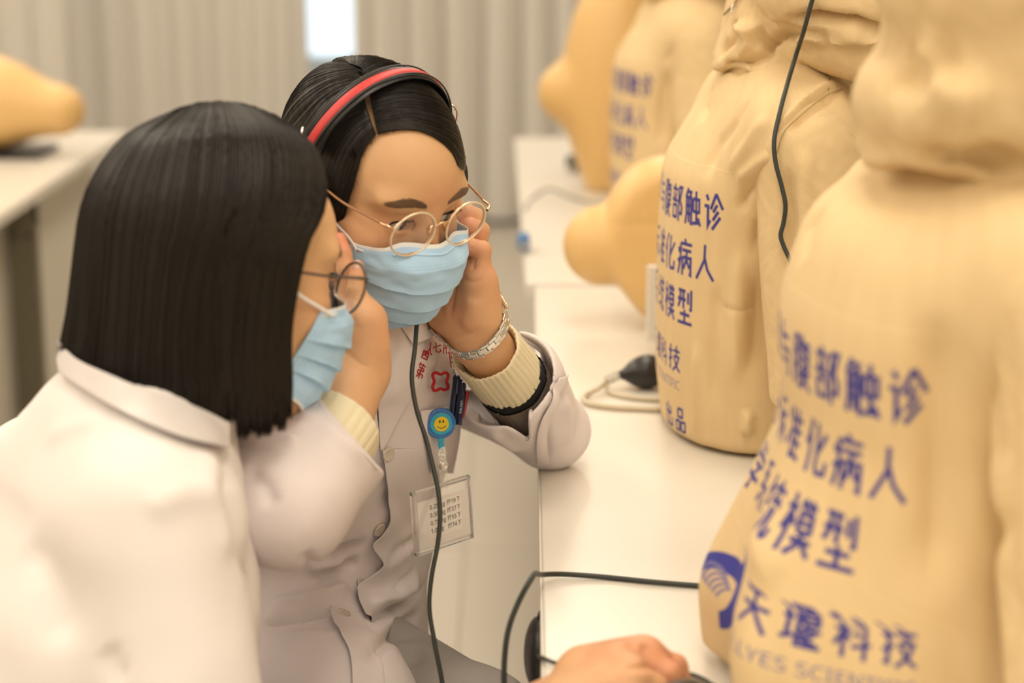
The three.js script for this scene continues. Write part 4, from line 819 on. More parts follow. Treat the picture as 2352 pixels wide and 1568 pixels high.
// ---------------------------------------------------------------- headphones
{
  const o = thing('headphones', 'black headphones with a red stripe along the headband and wire loops', 'headphones', V(0, 0.14, 0).applyMatrix4(HA));
  const arc = (a, r, w) => { const x = -0.007 + (0.0785 + r) * Math.sin(a), y = 0.040 + (0.0870 + r) * Math.cos(a), z = 0.016 * Math.cos(a) - 0.006 + w; return V(x, y, z).applyMatrix4(HA); };
  const A0 = 1.42;
  const ring = (prof) => sheet((u, v) => { const a = lerp(-A0, A0, u), k = v * prof.length, i = Math.floor(k) % prof.length, j = (i + 1) % prof.length, f = k - Math.floor(k); return arc(a, lerp(prof[i][0], prof[j][0], f), lerp(prof[i][1], prof[j][1], f)); }, 80, prof.length);
  const roundProf = (r0, r1, w0, w1) => [...Array(14)].map((_, i) => { const t = i / 14 * 6.2832; return [lerp(r0, r1, 0.5 + 0.5 * Math.sin(t) * 0.98), lerp(w0, w1, 0.5 + 0.5 * Math.cos(t))]; });
  part('headband', ring(roundProf(0.0065, 0.0125, -0.0125, 0.0125)), M.black, o);
  part('red_stripe', ring(roundProf(0.0105, 0.0137, -0.0045, 0.0055)), mat({ color: C(0.55, 0.035, 0.035), roughness: 0.45 }), o).userData.label = 'red stripe inlaid in the headband';
  part('edge_bead', ring(roundProf(0.0125, 0.0142, 0.0075, 0.0098)), M.black, o);
  part('edge_bead', ring(roundProf(0.0125, 0.0142, -0.0098, -0.0075)), M.black, o);
  for (const s of [-1, 1]) {
    const L = (x, y, z) => V(s * (x - 0.006) - 0.007, y, z).applyMatrix4(HA);
    part('wire_loop', tube([L(0.094, 0.066, -0.008), L(0.098, 0.078, -0.008), L(0.102, 0.084, -0.004), L(0.106, 0.078, 0.001), L(0.104, 0.062, 0.003), L(0.100, 0.046, 0.0)], 0.0012, 30, 8), M.chrome, o);
    const cup = new THREE.CylinderGeometry(0.026, 0.028, 0.016, 36); cup.rotateZ(Math.PI / 2); cup.translate(s * 0.1, 0.005, -0.004); cup.applyMatrix4(HA);
    const pad = new THREE.TorusGeometry(0.022, 0.008, 12, 36); pad.rotateY(Math.PI / 2); pad.translate(s * 0.089, 0.005, -0.004); pad.applyMatrix4(HA);
    const sh = part('ear_cup', cup, M.black, o); part('cushion', pad, M.rubber, sh);
  }
  part('cord', tube([V(0.098, -0.018, 0.0).applyMatrix4(HA), P(985, 640, 1.97), P(962, 700, 1.95), P(958, 735, 1.915), P(953, 800, 1.885), P(946, 868, 1.872), P(958, 945, 1.862), P(978, 1005, 1.852), P(993, 1065, 1.842), P(1006, 1125, 1.832), P(1011, 1180, 1.826), P(1006, 1245, 1.822), P(991, 1325, 1.816), P(986, 1395, 1.812), P(998, 1475, 1.806), P(1016, 1570, 1.80), P(1030, 1700, 1.80), P(1080, 1900, 1.85)], 0.0023, 160, 10), M.cable, o);
}
// ---------------------------------------------------------------- coat of the headphone wearer
const latA = V(0.64, 0, -0.77), fwdA = V(0.77, 0, 0.64);
const armField = (x, y, z, a, e, c, r) => smin(cap(x, y, z, a, e, r[0], r[1]), cap(x, y, z, e, c, r[1], r[2]), 0.02);
const shL = V(-0.095, 0.868, -2.19), shR = V(-0.30, 0.885, -1.845), cuffL = P(1172, 885, 2.075), cuffR = P(758, 1022, 1.762);
function torsoA(x, y, z, off = 0) {
  const t = (0.94 - y) / 0.39, cx = lerp(-0.178, -0.268, t), cz = lerp(-1.95, -2.07, t), l = (x - cx) * latA.x + (z - cz) * latA.z, f = (x - cx) * fwdA.x + (z - cz) * fwdA.z;
  const a = prof([[0.5, 0.20], [0.62, 0.182], [0.72, 0.174], [0.82, 0.176], [0.90, 0.15], [0.96, 0.08]], y) + off, b = prof([[0.5, 0.15], [0.62, 0.128], [0.72, 0.118], [0.80, 0.118], [0.88, 0.098], [0.97, 0.07]], y) + off;
  let d = (Math.pow(Math.pow(Math.abs(l) / a, 2.2) + Math.pow(Math.abs(f) / b, 2.2), 1 / 2.2) - 1) * b * 0.9;
  d = smax(d, y - 0.965, 0.03); d = smax(d, 0.50 - y, 0.02);
  return d;
}
// a hole with an outline seen from the front, no deeper than the given plane
function cutter(poly, dmax) {
  const ix = 1 / F;
  return (x, y, z) => {
    const vy = y - EYE, d = -vy * SP - z * CP; if (d > dmax) return (d - dmax);
    const u = vy * CP - z * SP, qx = CX + F * x / d, qy = CY - F * u / d;
    let best = 1e18, inside = false;
    for (let i = 0, j = poly.length - 1; i < poly.length; j = i++) {
      const [ax, ay] = poly[j], [bx, by] = poly[i], ex = bx - ax, ey = by - ay, h = clamp(((qx - ax) * ex + (qy - ay) * ey) / (ex * ex + ey * ey)), dx = qx - ax - ex * h, dy = qy - ay - ey * h;
      best = Math.min(best, dx * dx + dy * dy);
      if ((by > qy) !== (ay > qy) && qx < (ax - bx) * (qy - by) / (ay - by) + bx) inside = !inside;
    }
    return Math.max((inside ? -1 : 1) * Math.sqrt(best) * d * ix, d - dmax);
  };
}
const dirL = cuffL.clone().sub(elbowL).normalize(), dirR = cuffR.clone().sub(elbowR).normalize();
const cutL = cutter([[1000, 700], [1000, 838], [1048, 855], [1064, 888], [1108, 892], [1124, 928], [1142, 960], [1214, 1004], [1212, 955], [1226, 905], [1243, 850], [1238, 802], [1190, 765], [1130, 690]], 2.155);
const cutR = cutter([[640, 700], [660, 830], [718, 895], [790, 982], [838, 1034], [874, 1072], [1000, 1220], [1100, 1220], [1100, 700]], 3);
function coatAField(x, y, z) {
  let d = torsoA(x, y, z);
  d = smin(d, cap(x, y, z, V0A, shL, 0.06, 0.062), 0.04); d = smin(d, cap(x, y, z, V0A, shR, 0.06, 0.062), 0.04);
  // left sleeve, hollow towards the wrist
  let s = smin(cap(x, y, z, shL, elbowL, 0.075, 0.0405), cap(x, y, z, elbowL, cuffL, 0.0405, 0.0615), 0.018);
  const kL = (x - elbowL.x) * dirL.x + (y - elbowL.y) * dirL.y + (z - elbowL.z) * dirL.z;
  if (kL > -0.02) { const inner = cap(x, y, z, elbowL, P_L, 0.0335, 0.064); s = smax(s, -inner, 0.004); s = smax(s, -cutL(x, y, z), 0.005); s = smax(s, kL - 0.135, 0.003); }
  d = smin(d, s, 0.025);
  let r = smin(cap(x, y, z, shR, elbowR, 0.062, 0.056), cap(x, y, z, elbowR, endR, 0.056, 0.056), 0.02);
  const kR = (x - cuffR.x) * dirR.x + (y - cuffR.y) * dirR.y + (z - cuffR.z) * dirR.z;
  if (r < 0.03) { r = smax(r, -Math.max(cap(x, y, z, elbowR, P_R, 0.049, 0.0485), -kR - 0.09), 0.004); r = smax(r, -cutR(x, y, z), 0.004); }
  d = smin(d, r, 0.022);
  return smin(d, skirtA(x, y, z), 0.04);
}
const skirtA = (x, y, z) => smax(cap(x, y, z, SK0, SK1, 0.150, 0.095), y - 0.70, 0.05);
const SK0 = V(-0.29, 0.555, -2.02), SK1 = P(750, 1640, 1.93);
const V0A = V(-0.19, 0.915, -1.965), P_L = elbowL.clone().addScaledVector(dirL, 0.2), P_R = cuffR.clone().addScaledVector(dirR, 0.09), endR = P(812, 962, 1.792);
// pieces of cloth lying on a form: rows of [left pixel, right pixel], lifted off the surface
function patch(fn, rows, lift, t, nu = 16, per = 6, from = 1.2, to = 3.2) {
  const A = new THREE.SplineCurve(rows.map((r) => new THREE.Vector2(...r[0]))), B = new THREE.SplineCurve(rows.map((r) => new THREE.Vector2(...r[1])));
  const nv = rows.length * per; let last = null;
  const g = sheet((u, v) => {
    const a = A.getPoint(v), b = B.getPoint(v), x = lerp(a.x, b.x, u), y = lerp(a.y, b.y, u), q = nearest(fn, x, y, from, to);
    const n = gradient(fn, q, 0.004); last = q.addScaledVector(n, typeof lift === 'function' ? lift(u, v) : lift); return last.clone();
  }, nu, nv);
  if (patch.folds) { const n = g.attributes.normal; for (let i = 0; i < n.count; i++) n.setXYZ(i, -n.getX(i), -n.getY(i), -n.getZ(i)); folds(g, patch.folds); }
  return thick(g, -t);
}
{
  const fn = coatAField;
  const b = bounds([V(-0.50, 0.50, -2.30), V(0.10, 0.99, -1.55)], 0.03);
  let g = mesh(fn, b[0], b[1], 0.0026);
  const st = (list) => list.map(([pts, w, h]) => [seen(fn, pts, 1.2, 3.2), w, h * 1.5]);
  patch.folds = st([
    // right sleeve
    [[[530, 1018], [600, 1010], [660, 1010], [695, 1026]], 0.007, 0.006], [[[560, 1075], [610, 1120], [630, 1170]], 0.010, -0.004], [[[650, 940], [720, 960], [780, 1010], [840, 1070]], 0.010, 0.003],
    // under the sleeve and across the front
    [[[750, 1270], [765, 1268], [790, 1264], [845, 1244]], 0.008, -0.010], [[[850, 1398], [900, 1372], [965, 1330]], 0.014, 0.008], [[[845, 1430], [905, 1396], [975, 1350]], 0.009, -0.009], [[[870, 1292], [920, 1262], [978, 1220]], 0.010, -0.007], [[[640, 1295], [720, 1300], [800, 1285]], 0.012, 0.006], [[[700, 1265], [712, 1290], [722, 1310]], 0.007, -0.005], [[[605, 1428], [690, 1417], [760, 1402]], 0.008, -0.010], [[[605, 1398], [690, 1388], [760, 1372], [805, 1340]], 0.014, 0.008], [[[700, 1330], [780, 1310], [830, 1285]], 0.008, -0.005], [[[640, 1470], [720, 1460], [790, 1470]], 0.016, 0.004],
    [[[880, 1120], [920, 1160], [945, 1230]], 0.014, -0.003], [[[860, 1290], [910, 1275], [960, 1240], [985, 1200]], 0.012, 0.005], [[[970, 1405], [930, 1440], [880, 1478], [830, 1530]], 0.009, -0.006], [[[960, 1380], [900, 1420], [850, 1470]], 0.012, 0.004],
    // left upper arm
    [[[1085, 960], [1100, 1010], [1130, 1040]], 0.008, -0.006], [[[1110, 950], [1140, 1000], [1200, 1040]], 0.009, 0.004], [[[1070, 930], [1090, 960], [1100, 1000]], 0.006, 0.005], [[[1120, 1000], [1165, 1030], [1205, 1060]], 0.008, -0.004], [[[1130, 900], [1160, 960], [1200, 1005]], 0.006, -0.003],
    // around the elbow
    [[[1240, 870], [1275, 890], [1300, 930]], 0.008, -0.004], [[[1232, 812], [1270, 820], [1310, 870]], 0.008, 0.005], [[[1250, 930], [1258, 1000], [1256, 1060]], 0.007, -0.003], [[[1290, 900], [1310, 960], [1300, 1030]], 0.010, 0.003],
    [[[905, 760], [900, 840], [885, 930]], 0.012, 0.003], [[[1000, 760], [1010, 850], [1020, 930]], 0.012, -0.003],
  ]);
  folds(g, patch.folds);
  const wr = g.attributes.position, wn = g.attributes.normal;
  for (let i = 0; i < wr.count; i++) { const x = wr.getX(i), y = wr.getY(i), z = wr.getZ(i), q = 0.0022 * nz3(x * 14, y * 9, z * 14) + 0.0010 * nz3(x * 34, y * 30, z * 34); wr.setXYZ(i, x + wn.getX(i) * q, y + wn.getY(i) * q, z + wn.getZ(i) * q); }
  g.computeVertexNormals();
  const coat = part('lab_coat', boxUV(g), M.coat, personA);
  const add = (name, geo, m = M.coat) => part(name, boxUV(geo), m, coat);
  const front = (x, y, z) => smin(smin(torsoA(x, y, z), cap(x, y, z, V0A, shL, 0.06, 0.062), 0.04), skirtA(x, y, z), 0.04);
  add('sweater_front', patch(front, [[[852, 820], [872, 820]], [[838, 860], [872, 860]], [[830, 895], [872, 895]], [[838, 925], [872, 925]], [[858, 965], [872, 965]]], 0.002, 0.001, 8, 4), M.greyKnit);
  add('lapel', patch(front, [[[818, 948], [824, 944]], [[832, 935], [845, 885]], [[845, 962], [858, 935]], [[860, 992], [864, 988]]], 0.0042, 0.001, 8, 5));
  add('lapel', patch(front, [[[872, 742], [955, 728]], [[862, 790], [966, 786]], [[861, 842], [974, 838]], [[862, 900], [942, 902]], [[864, 965], [905, 972]], [[868, 1030], [873, 1034]]], (u, v) => 0.0045 + 0.0035 * Math.sin(u * 3.14) * (1 - v), 0.0012, 18, 6));
  add('collar', patch(front, [[[905, 745], [960, 735]], [[912, 762], [985, 745]], [[930, 790], [1010, 765]]], (u, v) => 0.008 + 0.004 * v, 0.0012, 12, 6));
  add('front_overlap', patch(front, [[[868, 1030], [950, 1030]], [[880, 1110], [965, 1105]], [[886, 1185], [970, 1180]], [[866, 1222], [950, 1225]], [[846, 1246], [935, 1255]], [[868, 1290], [945, 1300]], [[835, 1328], [915, 1330]], [[811, 1354], [895, 1355]], [[818, 1390], [890, 1385]], [[834, 1424], [890, 1412]]], (u, v) => 0.0075 * (1 - u) * (1 - u) + 0.0008, 0.0012, 14, 6));
  add('front_overlap', patch(fn, [[[758, 1402], [835, 1408]], [[762, 1428], [840, 1432]], [[782, 1465], [860, 1470]], [[800, 1500], [875, 1505]], [[806, 1545], [882, 1550]], [[806, 1600], [884, 1600]]], (u, v) => 0.0055 * (1 - u) * (1 - u) + 0.0008, 0.0012, 14, 6));
  add('chest_pocket', patch(front, [[[962, 942], [1056, 926]], [[967, 975], [1054, 960]], [[975, 1020], [1050, 1010]], [[988, 1082], [1036, 1086]]], (u, v) => 0.0028 + 0.003 * (1 - v) * Math.sin(u * 3.14), 0.0012, 14, 5));
  add('hem', tube([[1150, 742], [1194, 772], [1242, 806], [1248, 850], [1232, 905], [1218, 957], [1219, 1000]].map(([x, y]) => nearest(fn, x, y)), 0.0022, 60, 8));
  add('hem', tube([[1040, 850], [1047, 862], [1062, 893], [1106, 897], [1120, 932], [1138, 966], [1212, 1009]].map(([x, y]) => nearest(fn, x, y)), 0.0022, 60, 8));
  add('hem', tube([[715, 898], [750, 942], [788, 986], [836, 1038], [870, 1074]].map(([x, y]) => nearest(fn, x - 3, y + 3)), 0.0016, 40, 8));
  add('cuff_band', patch(fn, [[[1284, 868], [1302, 862]], [[1264, 925], [1286, 918]], [[1238, 975], [1263, 972]], [[1231, 1020], [1258, 1018]], [[1236, 1068], [1262, 1062]]], 0.0022, 0.0012, 8, 6));
  for (const [x, y] of [[882, 1040], [868, 1214], [828, 1344], [786, 1412]]) {
    const q = nearest(fn, x, y, 1.2, 3), n = gradient(fn, q, 0.006), bt = new THREE.LatheGeometry([[0, 0.0016], [0.004, 0.0014], [0.006, 0.0022], [0.0075, 0.002], [0.0082, 0.001], [0.0075, 0], [0, 0]].map((p) => new THREE.Vector2(...p)), 28);
    const m = new THREE.Matrix4().makeRotationFromQuaternion(new THREE.Quaternion().setFromUnitVectors(V(0, 1, 0), n)).setPosition(q.addScaledVector(n, x < 875 ? 0.002 : 0.006)); bt.applyMatrix4(m);
    const bm = part('button', bt, M.button ??= phys({ color: C(0.62, 0.55, 0.48), roughness: 0.3, clearcoat: 0.6 }), coat);
  }
  // red stitching: letters on an arc above a four-lobed mark
  const thread = [], line = (pts, r = 0.0008) => { const q = pts.map(([x, y]) => sight(fn, x, y, 1.2, 3)).filter(Boolean).map((p) => p.addScaledVector(gradient(fn, p, 0.005), 0.0062)); if (q.length > 1) thread.push(tube(q, r, q.length * 3, 5)); };
  for (const [ch, x, y, w, h, rot] of [['第', 956, 850, 18, 40, 0.5], ['四', 966, 815, 16, 26, 0.5], ['人', 976, 802, 12, 30, 0.2], ['七', 992, 800, 20, 24, -0.1], ['附', 1014, 798, 16, 34, 0.1], ['院', 1031, 824, 24, 34, -0.2]])
    for (const s of strokesOf(ch)) line(s.map(([a, b]) => { const dx = (a - 50) / 100 * w, dy = (b - 50) / 100 * h; return [x + dx * Math.cos(rot) - dy * Math.sin(rot) * 0.6, y + dx * Math.sin(rot) + dy * Math.cos(rot)]; }), 0.00062);
  const lobe = (k) => [...Array(41)].map((_, i) => { const a = i / 40 * 6.2832, r = k * (18 + 4.2 * Math.cos(4 * (a - 0.62))); return [1000 + r * 0.98 * Math.cos(a + 0.15), 872 + r * 1.12 * Math.sin(a + 0.15)]; });
  line(lobe(1.0), 0.0018);
  part('embroidery', merge(thread), mat({ color: C(0.50, 0.012, 0.022), roughness: 0.7 }), coat);
  // knitted cuffs of the sweater around both forearms
  const cuff = (name, c, axis, r0, r1, len, ribs, amp, m, roll, skin) => {
    const z = axis.clone().normalize(), x = V(0, 1, 0).cross(z).normalize(), y = z.clone().cross(x);
    const prof = []; const n = 26; for (let i = 0; i <= n; i++) { const t = i / n; prof.push(roll && t < 0.3 ? [lerp(r0 - 0.008, r0, Math.sin(t / 0.3 * 1.57)), -0.004 * Math.sin(t / 0.3 * 3.14) + (t / 0.3 < 0.4 ? (0.4 - t / 0.3) * 0.03 : 0)] : [lerp(r0, r1, (t - (roll ? 0.3 : 0)) / (roll ? 0.7 : 1)), (t - (roll ? 0.3 : 0)) / (roll ? 0.7 : 1) * len]); }
    const grow = [...Array(49)].map((_, k) => { if (!skin) return 0; const d = x.clone().multiplyScalar(Math.cos(k / 48 * 6.2832)).addScaledVector(y, Math.sin(k / 48 * 6.2832)); let best = 0; for (const h of [0, 0.012, len * 0.5, len]) { let r = 0.015; for (; r < 0.06; r += 0.0007) { const q = c.clone().addScaledVector(z, h).addScaledVector(d, r); if (skin(q.x, q.y, q.z) > 0.002) break; } best = Math.max(best, r); } return Math.max(0, best - r0 + 0.003); });
    const gg = sheet((u, v) => { const a = u * 6.2832, gk = u * 48, gi = Math.min(47, Math.floor(gk)), extra = lerp(grow[gi], grow[gi + 1], gk - gi), i = v * n, k = Math.min(n - 1, Math.floor(i)), f = i - k; let r = lerp(prof[k][0], prof[k + 1][0], f), h = lerp(prof[k][1], prof[k + 1][1], f); r += extra + amp * (Math.pow(Math.abs(Math.sin(a * ribs / 2)), 0.5) - 0.6) * (1 - 0.3 * Math.sin(v * 9 + a * 2)) + 0.0015 * nz3(Math.cos(a) * 2, Math.sin(a) * 2, v * 2 + len * 60); return c.clone().addScaledVector(x, r * Math.cos(a)).addScaledVector(y, r * Math.sin(a)).addScaledVector(z, h); }, 220, n * 2, (u, v) => [u * 0.25, v * 0.08]);
    return part(name, gg, m, personA);
  };
  const axL = elbowL.clone().sub(wristL).normalize(), cL = P(1112, 800, 2.008);
  cuff('sweater_cuff', cL, axL, 0.0365, 0.0375, 0.062, 40, 0.0010, M.cream, true, handLField);
  cuff('sweater_band', cL.clone().addScaledVector(axL, 0.058), axL, 0.0350, 0.0355, 0.018, 60, 0.0002, M.blackKnit, false, handLField);
  cuff('sweater_sleeve', cL.clone().addScaledVector(axL, 0.072), axL, 0.0340, 0.034, 0.06, 44, 0.0004, M.greyKnit, false, handLField);
  const axR = P(742, 1010, 1.76).sub(P(800, 925, 1.80)).normalize();
  cuff('sweater_cuff', P(738, 972, 1.776), axR, 0.0325, 0.035, 0.07, 36, 0.0010, M.cream, true, handRField);
  // trousers, seen below the coat
  const kneeL = P(1085, 1695, 1.95), hipL = V(-0.235, 0.52, -2.06), hipR = V(-0.33, 0.50, -1.95), kneeR = V(-0.05, 0.47, -1.70);
  const tf = (x, y, z) => { let d = smin(cap(x, y, z, hipL, kneeL, 0.10, 0.068), cap(x, y, z, kneeL, V(kneeL.x, 0.08, kneeL.z - 0.05), 0.066, 0.05), 0.03); d = smin(d, smin(cap(x, y, z, hipR, kneeR, 0.10, 0.068), cap(x, y, z, kneeR, V(kneeR.x, 0.08, kneeR.z), 0.066, 0.05), 0.03), 0.02); return smax(d, 0.07 - y, 0.01); };
  const tb = bounds([hipL, hipR, kneeL, kneeR, V(0.02, 0.06, -1.9)], 0.11), tg = mesh(tf, tb[0], tb[1], 0.007);
  folds(tg, [[seen(tf, [[900, 1500], [960, 1480], [1010, 1520]], 1.2, 3), 0.012, 0.005], [seen(tf, [[880, 1560], [940, 1520], [990, 1500]], 1.2, 3), 0.010, -0.006]]);
  part('trousers', boxUV(tg), M.greyPants, personA);
  for (const k of [kneeL, kneeR]) { const sf = (x, y, z) => smax(smin(ell(x, y, z, [k.x + 0.06, 0.035, k.z + 0.02], [0.13, 0.045, 0.05]), ell(x, y, z, [k.x - 0.01, 0.06, k.z], [0.05, 0.07, 0.05]), 0.03), 0.002 - y, 0.004), sb = bounds([V(k.x - 0.09, 0, k.z - 0.06), V(k.x + 0.2, 0.13, k.z + 0.09)], 0.01); part('shoe', mesh(sf, sb[0], sb[1], 0.008), M.maskWhite, personA); }
}
// wrist watch on the left wrist
{
  const ax = elbowL.clone().sub(wristL).normalize(), c = P(1087, 718, 1.983), o = thing('wristwatch', 'steel bracelet watch on the wrist above the rolled cream cuff', 'watch', c);
  const z = ax, x = P(1150, 712, 1.97).sub(P(1028, 788, 2.0)); x.addScaledVector(z, -x.dot(z)).normalize(); const y = z.clone().cross(x);
  const n = 30, reach = (a) => { const d = x.clone().multiplyScalar(Math.cos(a)).addScaledVector(y, Math.sin(a)); let r = 0.020; while (r < 0.05) { const q = c.clone().addScaledVector(d, r); if (handLField(q.x, q.y, q.z) > 0.0016) break; r += 0.0005; } return c.clone().addScaledVector(d, r); };
  for (let i = 0; i < n; i++) {
    const a = (i + 0.5) / n * 6.2832; if (Math.cos(a + 0.2) > 0.86) continue;
    const p = reach(a), t = reach(a + 0.09).sub(reach(a - 0.09)), L = clamp(t.length() * 0.209 / 0.18 * 0.93, 0.004, 0.009); t.normalize().negate();
    const out = z.clone().cross(t).normalize(), m = new THREE.Matrix4().makeBasis(t, out, z).setPosition(p);
    const ls = [box(L * 1.1, 0.0026, 0.0068, 0, 0.0003, 0, 0.0008), box(L * 1.1, 0.0022, 0.0036, L * 0.5, 0, 0.0056, 0.0007), box(L * 1.1, 0.0022, 0.0036, L * 0.5, 0, -0.0056, 0.0007)];
    for (const q of ls) q.applyMatrix4(m);
    part('link', merge(ls), i % 2 ? M.steel : M.chrome, o);
  }
  const a = -0.2, out = x.clone().multiplyScalar(Math.cos(a)).addScaledVector(y, Math.sin(a)).normalize(), p = reach(a).addScaledVector(out, 0.0015), m = new THREE.Matrix4().makeBasis(z.clone().cross(out).negate(), out, z).setPosition(p);
  const cs = new THREE.CylinderGeometry(0.0155, 0.0145, 0.006, 40).applyMatrix4(m), bz = new THREE.TorusGeometry(0.0145, 0.0013, 10, 40); bz.rotateX(Math.PI / 2); bz.translate(0, 0.0032, 0); bz.applyMatrix4(m);
  const face = new THREE.CylinderGeometry(0.0135, 0.0135, 0.001, 36); face.translate(0, 0.0031, 0); face.applyMatrix4(m);
  const k = part('case', cs, M.steel, o); part('bezel', bz, M.gold, k); part('dial', face, M.maskWhite, k);
}
// badge reel and card holder, pens
{
  const q0 = nearest(coatAField, 1012, 972, 1.2, 3), c = P(1012, 972, q0.clone().sub(V(0, EYE, 0)).dot(V(0, -SP, -CP)) - 0.024), blue = phys({ color: C(0.0, 0.16, 0.55), roughness: 0.15, clearcoat: 1 }), cyan = phys({ color: C(0.01, 0.42, 0.66), roughness: 0.3, clearcoat: 0.6 }), yel = phys({ color: C(0.83, 0.62, 0.015), roughness: 0.35, clearcoat: 0.6 });
  const o = thing('badge_reel', 'round blue badge reel with a yellow smiling face on the chest pocket', 'badge reel', c); o.rotation.set(-0.05, 0.28, 0, 'YXZ'); o.updateMatrixWorld(true);
  const disc = (r0, r1, h, z0) => { const g = new THREE.LatheGeometry([[0, 0], [r0, 0], [r1, h * 0.4], [r1 * 0.97, h * 0.85], [r1 * 0.9, h], [0, h]].map((p) => new THREE.Vector2(...p)), 56); g.rotateX(Math.PI / 2); g.translate(0, 0, z0); return g; };
  local('housing', disc(0.0152, 0.0168, 0.007, -0.0045), blue, o);
  local('ring', disc(0.0118, 0.0122, 0.0012, 0.0022), cyan, o);
  const fc = local('smiley', disc(0.0080, 0.0082, 0.0012, 0.0032), yel, o);
  for (const s of [-1, 1]) { const e = new THREE.SphereGeometry(1, 14, 10); e.scale(0.0009, 0.0016, 0.0004); e.translate(s * 0.0018, 0.0030, 0.0045); local('eye', e, M.black, fc); }
  local('mouth', tube([...Array(9)].map((_, i) => { const a = lerp(-2.72, -0.42, i / 8); return V(0.0052 * Math.cos(a), 0.0003 + 0.0045 * Math.sin(a), 0.0045); }), 0.00035, 24, 5), M.black, fc);
  local('neck', merge([box(0.0075, 0.004, 0.004, 0, -0.0175, 0, 0.001), box(0.005, 0.003, 0.0035, 0, -0.0205, 0, 0.001), box(0.0068, 0.003, 0.004, 0, -0.023, 0, 0.001), box(0.0058, 0.005, 0.004, 0, -0.0265, 0, 0.0015)]), cyan, o);
  part('hook', tube([P(1016, 1028, 1.853), P(1008, 1042, 1.851), P(1012, 1052, 1.849), P(1022, 1046, 1.851), P(1018, 1028, 1.853)], 0.0006, 30, 6, true), M.chrome, o);
  part('hook_ring', tube([...Array(10)].map((_, i) => { const a = i / 10 * 6.2832; return P(1015 + 5 * Math.cos(a), 1050 + 6 * Math.sin(a), 1.849); }), 0.0009, 24, 6, true), M.steel, o);
  // card holder turned like the chest
  const h = thing('card_holder', 'clear plastic badge holder with a printed dose card hanging from the reel', 'badge holder', P(1016, 1183, 1.846)); h.rotation.set(-0.08, 0.80, 0.0, 'YXZ'); h.updateMatrixWorld(true);
  const W = 0.077, H = 0.0635;
  const frame = []; for (const [w2, h2, x, y] of [[W, 0.004, 0, H / 2 - 0.002], [W, 0.004, 0, -H / 2 + 0.002], [0.004, H, -W / 2 + 0.002, 0], [0.004, H, W / 2 - 0.002, 0]]) frame.push(box(w2, h2, 0.0052, x, y, 0, 0.0013));
  local('frame', merge(frame), phys({ color: C(0.97, 0.98, 1), roughness: 0.08, transmission: 1, thickness: 0.004, ior: 1.49 }), h);
  local('cover', box(W - 0.007, H - 0.007, 0.0008, 0, 0, 0.0018), M.clear, h);
  local('cover', box(W - 0.007, H - 0.007, 0.0008, 0, 0, -0.0018), M.clear, h);
  const cv = document.createElement('canvas'); cv.width = 1024; cv.height = 700; const g = cv.getContext('2d');
  g.fillStyle = '#e2dcd8'; g.fillRect(0, 0, 1024, 700); g.fillStyle = '#e9e4df'; g.fillRect(220, 50, 660, 520); g.fillStyle = '#23211f'; g.strokeStyle = '#23211f'; g.font = 'bold 92px sans-serif';
  [['0.25mg', '19', 300], ['0.50mg', '37', 300], ['0.75mg', '55', 300], ['1.0mg', '74', 300]].forEach(([a, n, x], i) => { const y = 150 + i * 118; g.fillText(a, x - 60, y); write(g, '拧', 585, y - 76, 78, 86, 4, 10); g.fillText(n, 672, y); write(g, '下', 786, y - 76, 74, 84, 4, 11); });
  g.fillRect(440, 222, 18, 26);
  const tx = new THREE.CanvasTexture(cv); tx.colorSpace = THREE.SRGBColorSpace; tx.magFilter = THREE.LinearFilter;
  local('card', new THREE.PlaneGeometry(W - 0.010, H - 0.017).translate(0.001, -0.004, 0.0009), mat({ map: tx, roughness: 0.7 }), h);
  local('card_back', box(W - 0.010, H - 0.017, 0.0008, 0.001, -0.004, 0.0003), M.maskWhite, h);
  const st = local('strap', box(0.0105, 0.040, 0.0008, 0.004, H / 2 + 0.014, 0.001, 0.0003), phys({ color: C(0.95, 0.95, 0.93), roughness: 0.2, transmission: 0.85, thickness: 0 }), h);
  const sn = new THREE.CylinderGeometry(0.0046, 0.005, 0.0022, 28); sn.rotateX(Math.PI / 2); sn.translate(0.004, H / 2 + 0.017, 0.002); const s1 = local('snap', sn, M.steel, st);
  const sr = new THREE.TorusGeometry(0.0028, 0.0005, 8, 24); sr.translate(0.004, H / 2 + 0.017, 0.0034); local('snap_ring', sr, M.chrome, s1);
}
